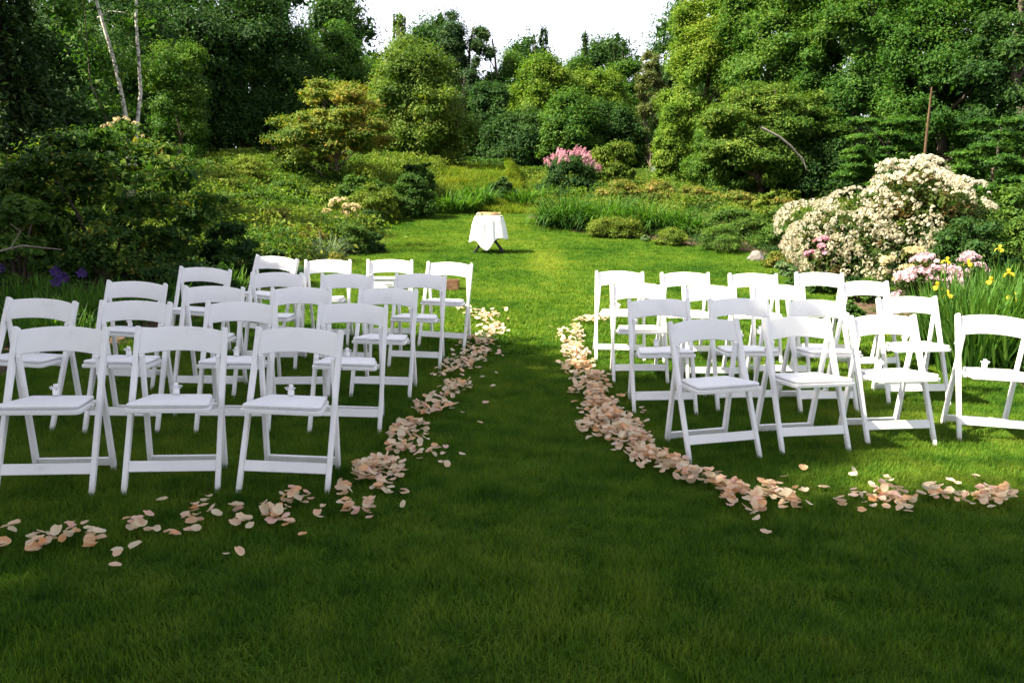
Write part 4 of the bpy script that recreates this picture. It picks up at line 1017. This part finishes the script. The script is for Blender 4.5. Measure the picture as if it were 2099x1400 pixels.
# ------------------------------------------------------------------ folding chairs
LEAN = (Vector((0, .333, .785))).normalized()
def post_pt(x, z): return Vector((x, .333 * z / .785, z))
def lever(w, d): pass
def chair_post(s):
    bm = bmesh.new()
    bm_bar(bm, post_pt(s * .217, 0), post_pt(s * .211, .785), .026, .046, bev=.006, taper=.6, seg=2)
    return bm
def chair_rear_leg(s):
    bm = bmesh.new()
    a, b = Vector((s * .190, .425, 0)), Vector((s * .184, .268, .655))
    bm_bar(bm, a, b, .022, .048, bev=.004, seg=2)
    ax = (b - a).normalized()
    # rounded upper end
    for v in bm.verts:
        t = (v.co - a).dot(ax) - ((b - a).length - .024)
        if t > 0:
            off = (v.co - a) - ax * (v.co - a).dot(ax)
            f = math.sqrt(max(.05, 1 - (t / .0245) ** 2))
            v.co = a + ax * (v.co - a).dot(ax) + Vector((off.x, off.y * f, off.z * f))
    return bm
def chair_slat():
    n = 18; bm = bmesh.new()
    rows = []
    for i in range(n + 1):
        u = -1 + 2 * i / n
        arch = .030 * (1 - u * u); back = .034 * (1 - u * u)
        col = []
        for h, t in ((.650, -1), (.650, 1), (.768, 1), (.768, -1)):
            p = post_pt(0, 0) + LEAN * ((h + arch) / .785 * math.hypot(.333, .785))
            nrm = Vector((0, .785, -.333)).normalized()
            p = p + nrm * (back + .0065 * t - .004) + Vector((u * .199, 0, 0))
            col.append(bm.verts.new(p))
        rows.append(col)
    for a, b in zip(rows[:-1], rows[1:]):
        for j in range(4): bm.faces.new((a[j], b[j], b[(j + 1) % 4], a[(j + 1) % 4]))
    bm.faces.new(rows[0][::-1]); bm.faces.new(rows[-1])
    bmesh.ops.recalc_face_normals(bm, faces=bm.faces[:])
    es = [e for e in bm.edges if len(e.link_faces) == 2 and e.calc_face_angle() > .9]
    bmesh.ops.bevel(bm, geom=es, offset=.003, segments=2, affect='EDGES', profile=.5)
    return bm
def seat_slab(z0f, z1f, inset, bev, seg, crown=0.0):
    """the seat's outline: wider at its front, corners rounded"""
    bm = bmesh.new()
    fy, ry = -.055 + inset, .315 - inset
    fw, rw = .197 - inset, .160 - inset
    out = []
    def arc(cx, cy, r, a0, a1):
        for k in range(5):
            a = a0 + (a1 - a0) * k / 4
            out.append((cx + r * math.cos(a), cy + r * math.sin(a)))
    r = .03
    arc(fw - r, fy + r, r, -math.pi / 2, 0); arc(rw - r * .6, ry - r * .6, r * .6, 0, math.pi / 2)
    arc(-rw + r * .6, ry - r * .6, r * .6, math.pi / 2, math.pi); arc(-fw + r, fy + r, r, math.pi, 1.5 * math.pi)
    tilt = lambda y: -.028 * (y + .055) / .37
    lo = [bm.verts.new((x, y, z0f + tilt(y))) for x, y in out]
    hi = [bm.verts.new((x, y, z1f + tilt(y))) for x, y in out]
    n = len(out)
    for i in range(n): bm.faces.new((lo[i], lo[(i + 1) % n], hi[(i + 1) % n], hi[i]))
    bm.faces.new(lo[::-1]); top = bm.faces.new(hi)
    bmesh.ops.recalc_face_normals(bm, faces=bm.faces[:])
    es = [e for e in bm.edges if len(e.link_faces) == 2 and all(abs(f.normal.z) > .9 or abs(f.normal.z) < .2 for f in e.link_faces) and abs(e.link_faces[0].normal.z - e.link_faces[1].normal.z) > .5]
    bmesh.ops.bevel(bm, geom=es, offset=bev, segments=seg, affect='EDGES', profile=.5)
    return bm

def flat_bar(p0, p1, w, d, side, bev=.003):
    bm = bmesh.new(); bm_bar(bm, p0, p1, w, d, side=side, bev=bev); return bm

def make_chair(label):
    t = empty('folding_chair', (0, 0, 0), label, 'chair', 'white folding chairs in rows')
    for s in (-1, 1): bm_obj('post', chair_post(s), M['paint'], t)
    for s in (-1, 1): bm_obj('rear_leg', chair_rear_leg(s), M['paint'], t)
    bm_obj('backrest', chair_slat(), M['paint'], t, True)
    st = bm_obj('seat', seat_slab(.424, .446, 0, .004, 2), M['paint'], t)
    bm_obj('seat_pad', seat_slab(.4465, .470, .008, .012, 4), M['vinyl'], st, True)
    bm_obj('front_stretcher', flat_bar((-.204, .056, .132), (.204, .056, .132), .054, .018, tuple(LEAN)), M['paint'], t)
    bm_obj('rear_stretcher', flat_bar((-.179, .411, .064), (.179, .411, .064), .045, .018, (0, -.22, 1)), M['paint'], t)
    bm_obj('seat_rail', flat_bar((-.190, .178, .408), (.190, .178, .408), .03, .02, (0, 0, 1)), M['paint'], t)
    for s in (-1, 1):
        v, q = tube([(s * .2305, .262, .6), (s * .2345, .262, .6)], [.008, .007], 8)
        link('bolt', np_mesh('bolt', v, q, M['metal'], smooth=True), t)
    return t

# x, y of the point between the front feet, yaw and sideways tilt in degrees: measured from the photograph
ROWN = {'A': 'nearest row', 'B': 'second row', 'C': 'third row', 'D': 'fourth row', 'E': 'fifth and farthest row'}
CH = {'A1': (-2.243, 3.812, 8, 1.5), 'A2': (-1.669, 3.901, 10, 2.2), 'A3': (-1.128, 3.918, .5, 2.6),
      'B1': (-3.053, 4.965, -.3, 3.5), 'B2': (-2.406, 4.958, 3.2, 1.7), 'B3': (-1.738, 5.004, 6, 2.2), 'B4': (-1.048, 5.039, 2.5, 2.4),
      'C1': (-2.912, 6.061, 3.5, 3.7), 'C2': (-2.238, 5.879, 1.8, 1.7), 'C3': (-1.559, 5.912, 7, 1.1), 'C4': (-.970, 5.956, -3.6, 1.2),
      'D1': (-2.744, 7.018, 2, 4.2), 'D2': (-2.026, 6.799, -1.9, .5), 'D3': (-1.407, 6.809, 5, 1.8), 'D4': (-.829, 6.896, -3.3, 1.6),
      'E1': (-2.426, 7.872, -12, 5.0), 'E2': (-1.767, 7.709, .3, 0), 'E3': (-1.176, 7.808, 4, .7), 'E4': (-.666, 7.679, -8.5, 2.1),
      'Ra1': (1.233, 4.634, 11.3, -1.7), 'Ra2': (1.826, 4.82, 10.5, .3), 'Ra3': (2.425, 5.002, 5.3, -.4), 'Ra4': (3.063, 5.09, -10.2, 2.2),
      'Rb1': (1.072, 5.652, .5, -.9), 'Rb2': (1.684, 5.773, 4.1, .2), 'Rb3': (2.269, 5.784, 9, 1.2), 'Rb4': (3.051, 6.073, -4, -2.0),
      'Rc1': (1.04, 6.569, 0, -.2), 'Rc2': (1.628, 6.522, 2.8, .8), 'Rc3': (2.213, 6.647, -2, .2), 'Rc4': (3.124, 6.998, 6, 0),
      'Rd1': (.971, 7.321, 1.1, 1.5), 'Rd2': (1.582, 7.323, -.6, 0), 'Rd3': (2.202, 7.343, -1, .6), 'Rd4': (2.852, 7.49, -2.3, 1.1)}
SEATL = {'A': ['outermost seat', 'second seat from aisle', 'aisle seat'], 'x': ['outermost seat', 'third seat from aisle', 'second seat from aisle', 'aisle seat']}
SEATR = ['aisle seat', 'second seat from aisle', 'third seat from aisle', 'outermost seat']
chair_label = {}
for k in CH:
    if k[0] != 'R':
        pos = (SEATL['A'] if k[0] == 'A' else SEATL['x'])[int(k[1]) - 1]
        chair_label[k] = (pos, ROWN[k[0]], 'left')
    else:
        rn = {'a': 'nearest row', 'b': 'second row', 'c': 'third row', 'd': 'fourth and farthest row'}[k[1]]
        chair_label[k] = (SEATR[int(k[2]) - 1], rn, 'right')
def clabel(k):
    p, r, s = chair_label[k]
    return f'white folding chair, {p}, {r} on the {s} side'
def copy_tree(o, parent=None):
    c = o.copy(); COL.objects.link(c)
    if parent: c.parent = parent
    for ch in list(o.children): copy_tree(ch, c)
    return c
proto = make_chair(clabel('A1'))
CHAIR = {}
for i, (k, (x, y, yaw, roll)) in enumerate(CH.items()):
    o = proto if i == 0 else copy_tree(proto)
    o.location = (x, y, zf(x, y) - .006)
    o.rotation_mode = 'XYZ'
    slope = math.atan2(zf(x, y + .42) - zf(x, y), .42)
    o.rotation_euler = (Matrix.Rotation(R(yaw), 3, 'Z') @ Matrix.Rotation(R(roll), 3, 'Y') @ Matrix.Rotation(slope * .5, 3, 'X')).to_euler()
    o['label'] = clabel(k)
    CHAIR[k] = o

# small white favour bottles tied with ribbon, at the back of the seats
def favour(label):
    t = empty('favour_bottle', (0, 0, 0), label, 'favour', 'white favours on the chair seats')
    def lathe(name, prof, mat):
        n = 12; V_, Q_ = [], []
        for r, z in prof: V_ += [(r * math.cos(a / n * 6.283), r * math.sin(a / n * 6.283), z) for a in range(n)]
        for i in range(len(prof) - 1):
            for a in range(n): Q_.append((i * n + a, i * n + (a + 1) % n, (i + 1) * n + (a + 1) % n, (i + 1) * n + a))
        return link(name, np_mesh(name, np.array(V_), np.array(Q_), mat, smooth=True), t)
    lathe('bottle_body', [(.001, 0), (.016, 0), (.0165, .004), (.0165, .026), (.012, .032), (.009, .036)], M['plastic'])
    lathe('cap', [(.010, .036), (.0115, .037), (.0115, .052), (.010, .055), (.001, .056)], M['plastic'])
    V_, Q_ = merge([tube([(0, -.01, .034), (-.014 * s, -.014, .044), (-.026 * s, -.012, .040), (-.018 * s, -.012, .031), (0, -.012, .034)], [.002, .004, .0045, .004, .002], 5) for s in (-1, 1)])
    link('ribbon_bow', np_mesh('ribbon_bow', V_, Q_, M['cloth'], smooth=True), t)
    return t
fp = None
for k in ['A1', 'A2', 'A3', 'B1', 'B2', 'B3', 'B4', 'C1', 'C2', 'Ra3', 'Ra4', 'Rb1', 'Rb4', 'Rc1', 'Rd1']:
    p, r, s = chair_label[k]
    lb = f'small white ribboned bottle on the {p} of the {r}, {s} side'
    if fp is None: fp = favour(lb); o = fp
    else: o = copy_tree(fp)
    o['label'] = lb
    m = CHAIR[k].matrix_basis
    _rg = np.random.default_rng(len(k) * 31 + int(k[-1]) * 7 + ord(k[0]) + ord(k[-2]))
    o.matrix_basis = m @ Matrix.Translation((-.03 + .01 * _rg.normal(), .272 + .01 * _rg.normal(), .4505)) @ Matrix.Rotation(_rg.random() * 1 - .5, 4, 'Z')

# ------------------------------------------------------------------ rose petals
def petal_mesh(seed, mat):
    rg = np.random.default_rng(seed)
    n = 5; V_ = []
    cup = rg.uniform(.25, .85); curl = rg.uniform(-.5, .9); twist = rg.uniform(-.4, .4); asp = rg.uniform(.78, 1.05)
    for i in range(n):
        v = i / (n - 1)
        w = math.sin(math.pi * (.10 + .78 * v)) ** .45
        for j in range(n):
            u = -1 + 2 * j / (n - 1)
            x = u * w * .5 * asp; y = v - .5 - (.10 * (u * u) * (1 if v > .5 else 0))
            z = cup * (x * x * 1.6 + (y * y) * .7) - curl * .8 * max(0, v - .55) ** 1.4 + twist * x * y * .9 + .025 * rg.normal()
            V_.append((x, y, z))
    V_ = np.array(V_)
    V_[:, 2] -= V_[:, 2].min()
    i = np.arange(n * n).reshape(n, n)
    Q_ = np.stack([i[:-1, :-1], i[:-1, 1:], i[1:, 1:], i[1:, :-1]], -1).reshape(-1, 4)
    tv = np.repeat(np.linspace(0.0, .55, n), n)
    return np_mesh('rose_petal', V_, Q_, mat, tv, smooth=True), (cup, curl)
PM = [[petal_mesh(10 * c + k, m) for k in range(6)] for c, (_, m) in enumerate(PETAL_COL)]
rp = np.random.default_rng(77)
# (image x, y, spread x, spread y, how many, heaped): measured drifts
DRIFT = [
 ('left', 'far end of the left drift', [(995, 655, 26, 12, 30), (1012, 685, 22, 12, 26), (985, 708, 28, 10, 22), (938, 637, 10, 4, 5), (960, 640, 12, 5, 4)]),
 ('left', 'left drift beside the farther aisle chairs', [(968, 735, 36, 13, 28), (950, 757, 30, 12, 22), (918, 770, 24, 10, 10), (940, 800, 24, 11, 16)]),
 ('left', 'left drift beside the middle aisle chairs', [(925, 815, 16, 9, 9), (890, 825, 16, 9, 7), (905, 842, 24, 9, 12), (870, 853, 22, 8, 10)]),
 ('left', 'left drift beside the second row', [(845, 885, 22, 12, 12), (815, 900, 16, 14, 9), (860, 905, 22, 14, 8), (825, 935, 26, 10, 12), (878, 935, 30, 14, 6), (905, 962, 12, 10, 3)]),
 ('left', 'heap by the nearest left aisle chair', [(775, 975, 34, 11, 18), (745, 990, 26, 11, 12), (815, 985, 22, 9, 8), (790, 1018, 18, 9, 6), (708, 1022, 10, 12, 4)]),
 ('left', 'scatter before the nearest left aisle chair', [(752, 1068, 14, 7, 5), (712, 1062, 10, 8, 4), (835, 1035, 8, 9, 2), (820, 1055, 6, 4, 1), (675, 1058, 8, 3, 1), (605, 1045, 28, 10, 10), (650, 1075, 10, 10, 2), (560, 1080, 30, 10, 8), (505, 1092, 18, 7, 4), (592, 1092, 12, 6, 2)]),
 ('left', 'thin line before the nearest left row', [(405, 1080, 20, 8, 5), (445, 1070, 8, 5, 2), (425, 1043, 8, 5, 2), (490, 1063, 14, 4, 3), (390, 1105, 12, 6, 2), (355, 1118, 12, 5, 3), (320, 1103, 12, 5, 2), (280, 1103, 16, 6, 4), (258, 1085, 4, 5, 1), (172, 1095, 8, 6, 1), (618, 1116, 5, 5, 1), (330, 1042, 5, 2, 1)]),
 ('left', 'left end of the petal line', [(25, 1112, 18, 6, 3), (10, 1138, 14, 8, 3), (80, 1142, 22, 9, 6), (125, 1122, 20, 6, 4), (155, 1122, 14, 4, 2), (195, 1130, 16, 10, 5), (240, 1160, 8, 8, 2), (243, 1182, 8, 4, 1), (278, 1143, 6, 2, 1)]),
 ('left', 'pair lying alone on the near lawn', [(463, 1160, 3, 3, 1), (491, 1156, 3, 3, 1)]),
 ('right', 'far end of the right drift', [(1205, 662, 24, 5, 14), (1240, 662, 14, 4, 6), (1180, 690, 14, 12, 22), (1150, 690, 6, 10, 6), (1165, 720, 18, 14, 26)]),
 ('right', 'right drift beside the farthest aisle chair', [(1185, 735, 18, 10, 24), (1190, 762, 26, 12, 34), (1160, 760, 10, 8, 5)]),
 ('right', 'right drift beside the third row', [(1205, 790, 28, 12, 36), (1220, 815, 28, 12, 34), (1180, 810, 10, 10, 5), (1268, 823, 10, 4, 3)]),
 ('right', 'thick right drift beside the second row', [(1232, 845, 30, 12, 34), (1250, 868, 34, 12, 34), (1210, 845, 14, 12, 8), (1200, 892, 14, 9, 8), (1225, 880, 22, 12, 18), (1318, 860, 8, 6, 3)]),
 ('right', 'thick right drift by nearest aisle chair', [(1270, 905, 38, 14, 34), (1300, 925, 34, 13, 26), (1290, 885, 22, 10, 10), (1320, 950, 22, 13, 18)]),
 ('right', 'bend of the right drift', [(1350, 968, 20, 13, 16), (1385, 972, 16, 9, 9), (1412, 992, 20, 10, 12), (1455, 1000, 18, 8, 9), (1475, 1012, 14, 7, 6), (1380, 955, 14, 3, 2)]),
 ('right', 'heap before the nearest right row', [(1515, 1028, 22, 10, 12), (1490, 1045, 10, 8, 5), (1550, 1060, 16, 14, 9), (1575, 1030, 24, 9, 10), (1620, 1050, 18, 12, 10), (1640, 1022, 10, 4, 3), (1568, 1108, 6, 3, 1)]),
 ('right', 'scatter before the outer right chairs', [(1725, 1050, 12, 6, 3), (1745, 1028, 10, 8, 3), (1685, 1016, 6, 4, 2), (1745, 990, 6, 3, 2), (1648, 974, 6, 3, 1), (1610, 996, 5, 5, 1), (1765, 1068, 8, 6, 2), (1800, 1042, 26, 12, 9), (1830, 1035, 18, 10, 6), (1850, 1055, 14, 7, 4), (1875, 1035, 12, 9, 3), (1820, 1000, 10, 5, 3), (1775, 1010, 8, 3, 1)]),
 ('right', 'right end of the petal line', [(1920, 1030, 20, 10, 6), (1945, 1040, 12, 8, 3), (1945, 1008, 10, 5, 2), (1995, 993, 10, 4, 2), (2015, 1040, 30, 12, 11), (2055, 1040, 22, 10, 7), (1980, 1030, 14, 8, 3), (2075, 1028, 8, 4, 1), (1900, 1018, 6, 4, 1)]),
 ('left', 'stray on the open grass of the aisle', [(1040, 662, 3, 2, 1), (1015, 775, 5, 2, 1), (990, 785, 4, 2, 1), (1012, 805, 3, 6, 1), (992, 835, 4, 4, 1), (980, 885, 5, 4, 1), (945, 945, 4, 3, 1), (950, 860, 4, 2, 1), (1025, 640, 4, 2, 1), (1140, 700, 4, 4, 1), (1130, 680, 3, 3, 1)]),
]
plist = []
for side, where, spots in DRIFT:
    for (px, py, sx_, sy_, n) in spots:
        n = int(round(n * (2.5 if side == 'right' else 2.2))) if n > 3 else n
        for _ in range(n):
            u = rp.normal() * .62; v = rp.normal() * .62
            x, y, z = gp(px + u * sx_, py + v * sy_)
            plist.append((x, y, z, n, side, where))
plist.sort(key=lambda p: p[1])
cells = {}
rest = []
singles = {}
for i, (x, y, z, n, side, where) in enumerate(plist):
    c = rp.choice(4, p=[.30, .14, .40, .16])
    k = rp.integers(6)
    me, (cup, curl) = PM[c][k]
    key = (round(x / .06), round(y / .06))
    lvl = cells.get(key, 0); cells[key] = lvl + 1
    size = rp.uniform(.034, .055)
    tx, ty = rp.normal() * .27, rp.normal() * .27
    if n <= 3: tx *= .6; ty *= .6
    if rp.random() < .08: tx += .9
    rot = (tx, ty, rp.random() * 6.283)
    loc = (x, y, z + .042 + .011 * min(lvl, 5) + size * .18 * abs(math.sin(tx)))
    if i < 300:
        o = link('rose_petal', me, None, loc, rot); o.scale = (size,) * 3
        form = 'cupped' if cup > .62 else ('curled' if curl > .45 else ('upturned' if abs(tx) > .8 else 'flat'))
        tag(o, f'{form} {PETAL_COL[c][0]} rose petal, {where}', 'petal', 'rose petals lining the aisle')
        singles.setdefault(o['label'], []).append((x / y, o))
    else:
        rest.append((me, c, Matrix.LocRotScale(Vector(loc), Euler(rot), Vector((size,) * 3))))
ORD = ['leftmost', 'second from left', 'third from left', 'fourth from left', 'fifth from left', 'sixth from left', 'seventh from left', 'eighth from left', 'ninth from left', 'tenth from left']
for lb, os_ in singles.items():
    if len(os_) < 2: continue
    for n_, (_, o) in enumerate(sorted(os_, key=lambda t: t[0])):
        m_ = len(os_) - 1 - n_
        o['label'] = lb + ', ' + (ORD[n_] if n_ <= m_ else ORD[m_].replace('left', 'right')) + ' such petal' if max(min(n_, m_), 0) < 10 else lb
Vs, Qs, Ts, Ms, o_ = [], [], [], [], 0
for me, c, mw in rest:
    nv = len(me.vertices); co = np.empty(nv * 3, np.float32); me.vertices.foreach_get('co', co)
    mm = np.array(mw); co = co.reshape(-1, 3) @ mm[:3, :3].T + mm[:3, 3]
    li = np.empty(len(me.loops), np.int32); me.loops.foreach_get('vertex_index', li)
    tt = np.empty(nv, np.float32); me.attributes['tint'].data.foreach_get('value', tt)
    Vs.append(co); Qs.append(li.reshape(-1, 4) + o_); Ts.append(np.clip(tt + rp.uniform(0, .45), 0, 1)); Ms.append(np.full(len(li) // 4, c)); o_ += nv
if Vs:
    o = link('rose_petals', np_mesh('rose_petals', np.concatenate(Vs), np.concatenate(Qs), [m for _, m in PETAL_COL], np.concatenate(Ts), True, np.concatenate(Ms)))
    tag(o, 'farther peach and cream rose petals heaped along both sides of the aisle', 'petals', kind='stuff')

# ------------------------------------------------------------------ grass and meadow (instanced tufts)
def patch_collection(name, specs, mat):
    c = bpy.data.collections.new(name)
    for i, (n, size, L, w, seg, bend) in enumerate(specs):
        rg = np.random.default_rng(900 + i + len(name))
        V_, Q_, T_, _ = blades(n, L, w, rg, .01, .35, bend, seg=seg)
        m = (seg + 1) * 2
        off = np.repeat(np.stack([rg.uniform(-size / 2, size / 2, n), rg.uniform(-size / 2, size / 2, n), np.zeros(n)], -1), m, 0)
        o = bpy.data.objects.new(f'{name}_tuft', np_mesh(f'{name}_tuft', V_ + off, Q_, mat, T_))
        c.objects.link(o)
    return c

def scatter(name, coll, pts, rots, scl, label, nvar, seed):
    me = bpy.data.meshes.new(name)
    me.vertices.add(len(pts)); me.vertices.foreach_set('co', np.asarray(pts, np.float32).ravel())
    rg = np.random.default_rng(seed)
    a = me.attributes.new('rot', 'FLOAT_VECTOR', 'POINT'); a.data.foreach_set('vector', np.asarray(rots, np.float32).ravel())
    a = me.attributes.new('scl', 'FLOAT_VECTOR', 'POINT'); a.data.foreach_set('vector', np.asarray(scl, np.float32).ravel())
    a = me.attributes.new('pick', 'INT', 'POINT'); a.data.foreach_set('value', rg.integers(0, nvar, len(pts)).astype(np.int32))
    o = link(name, me); tag(o, label, kind='stuff')
    ng = bpy.data.node_groups.new(name + '_scatter', 'GeometryNodeTree')
    ng.interface.new_socket('Geometry', in_out='INPUT', socket_type='NodeSocketGeometry')
    ng.interface.new_socket('Geometry', in_out='OUTPUT', socket_type='NodeSocketGeometry')
    gi = ng.nodes.new('NodeGroupInput'); go = ng.nodes.new('NodeGroupOutput')
    ci = ng.nodes.new('GeometryNodeCollectionInfo'); ci.inputs['Collection'].default_value = coll; ci.inputs['Separate Children'].default_value = True; ci.inputs['Reset Children'].default_value = True
    ip = ng.nodes.new('GeometryNodeInstanceOnPoints'); ip.inputs['Pick Instance'].default_value = True
    def attr(nm, dt):
        n = ng.nodes.new('GeometryNodeInputNamedAttribute'); n.data_type = dt; n.inputs['Name'].default_value = nm; return n.outputs['Attribute']
    ng.links.new(gi.outputs[0], ip.inputs['Points']); ng.links.new(ci.outputs[0], ip.inputs['Instance'])
    ng.links.new(attr('rot', 'FLOAT_VECTOR'), ip.inputs['Rotation']); ng.links.new(attr('scl', 'FLOAT_VECTOR'), ip.inputs['Scale']); ng.links.new(attr('pick', 'INT'), ip.inputs['Instance Index'])
    ng.links.new(ip.outputs[0], go.inputs[0])
    md = o.modifiers.new('scatter', 'NODES'); md.node_group = ng
    return o

def slope_rot(x, y, rg):
    e = .15
    gx = (Z(x + e, y) - Z(x - e, y)) / (2 * e); gy = (Z(x, y + e) - Z(x, y - e)) / (2 * e)
    a = rg.integers(0, 4, len(x)) * math.pi / 2 + rg.normal(size=len(x)) * .2
    out = np.empty((len(x), 3))
    for i in range(len(x)):
        nrm = Vector((-gx[i], -gy[i], 1)).normalized()
        out[i] = (Vector((0, 0, 1)).rotation_difference(nrm).to_matrix() @ Matrix.Rotation(a[i], 3, 'Z')).to_euler()
    return out

def grid_pts(x0, x1, y0, y1, st, rg, jit=.25):
    gx, gy = np.meshgrid(np.arange(x0, x1, st), np.arange(y0, y1, st))
    x = gx.ravel() + rg.uniform(-jit, jit, gx.size) * st; y = gy.ravel() + rg.uniform(-jit, jit, gx.size) * st
    return x, y

rg = np.random.default_rng(5)
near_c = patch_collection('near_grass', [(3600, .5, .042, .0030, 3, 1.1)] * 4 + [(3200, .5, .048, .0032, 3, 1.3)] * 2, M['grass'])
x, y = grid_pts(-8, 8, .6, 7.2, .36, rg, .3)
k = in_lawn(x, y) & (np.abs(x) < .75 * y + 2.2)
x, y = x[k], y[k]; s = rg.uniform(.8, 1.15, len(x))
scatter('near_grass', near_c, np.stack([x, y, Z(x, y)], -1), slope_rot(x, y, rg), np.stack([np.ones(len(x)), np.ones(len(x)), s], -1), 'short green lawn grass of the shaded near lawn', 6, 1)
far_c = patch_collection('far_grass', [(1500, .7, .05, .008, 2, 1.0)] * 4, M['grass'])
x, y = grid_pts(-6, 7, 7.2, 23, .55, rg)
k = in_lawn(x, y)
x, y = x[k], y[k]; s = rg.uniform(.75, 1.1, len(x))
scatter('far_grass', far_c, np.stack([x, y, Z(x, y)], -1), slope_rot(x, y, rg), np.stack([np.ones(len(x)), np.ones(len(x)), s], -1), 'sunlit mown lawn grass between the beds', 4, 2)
# meadow plants over the banks and the rising ground behind
def plant_collection(name, mats, n, size, h, leaf):
    c = bpy.data.collections.new(name)
    for i, m in enumerate(mats):
        rgp = np.random.default_rng(700 + i)
        P = np.stack([rgp.normal(size=n) * size * .3, rgp.normal(size=n) * size * .3, h * rgp.random(n) ** .8], -1)
        P[:, :2] *= (1.2 - .5 * P[:, 2:3] / h)
        nn = unit(np.array([0, 0, .8]) + rgp.normal(size=(n, 3)) * .55)
        L = leaf * rgp.uniform(.6, 1.4, n)
        V_, Q_ = leaf_quads(P, nn, L, L * .45, rgp)
        o = bpy.data.objects.new(f'{name}_tuft', np_mesh(f'{name}_tuft', V_, Q_, m, np.repeat(np.clip(.5 + .22 * rgp.normal(size=n), 0, 1), 4)))
        c.objects.link(o)
    return c
mc = plant_collection('meadow_plants', [M['shrub_lime'], M['shrub_lime'], M['shrub'], M['shrub_lime'], M['ash'], M['shrub']], 330, .8, .5, .075)
x, y = grid_pts(-14, 12, 12.5, 34, .42, rg, .5)
d = edge_dist(x, y); k = (~in_lawn(x, y)) & (d > .5) & ~((x > 0.1) & (y < 19.5) & (d < 2.2)) & ~((x > -2.4) & (x < .6) & (y < 33) & (y > 22.8)) & ~((y < 17) & (x < -6.5))
k &= ~((x > .6) & (y < 15))
x, y = x[k], y[k]; s = rg.uniform(.6, 1.25, len(x)) * np.where(x < 0.1, 1.0, .8)
scatter('meadow_plants', mc, np.stack([x, y, Z(x, y) - .03], -1), slope_rot(x, y, rg), np.stack([s, s, s * rg.uniform(.8, 1.2, len(x))], -1), 'mixed yellow-green meadow plants covering the banks behind the lawn', 6, 3)
bc = plant_collection('bed_plants', [M['shrub_dark'], M['shrub'], M['rhodo'], M['shrub_dark']], 150, .5, .22, .05)
x, y = grid_pts(-9, 9, 5, 22, .30, rg, .5)
d = edge_dist(x, y); k = (~in_lawn(x, y)) & (d > .16) & (np.abs(x) < 9)
k &= rg.random(len(x)) < np.where((x > 0) & (y > 14), .95, .7)
x, y = x[k], y[k]; s = rg.uniform(.5, 1.2, len(x))
scatter('bed_plants', bc, np.stack([x, y, Z(x, y) - .02], -1), slope_rot(x, y, rg), np.stack([s, s, s], -1), 'low leafy ground cover in the garden beds', 4, 4)
tall_c = patch_collection('meadow_grass', [(520, .8, .24, .016, 3, .9)] * 3, M['meadow'])
x, y = grid_pts(-5, 5, 22.6, 38, .55, rg, .4)
k = ~in_lawn(x, y)
x, y = x[k], y[k]; s = rg.uniform(.6, 1.1, len(x))
scatter('meadow_grass', tall_c, np.stack([x, y, Z(x, y)], -1), slope_rot(x, y, rg), np.stack([np.ones(len(x)), np.ones(len(x)), s], -1), 'tall yellow-green meadow grass on the rise behind the lawn', 3, 5)
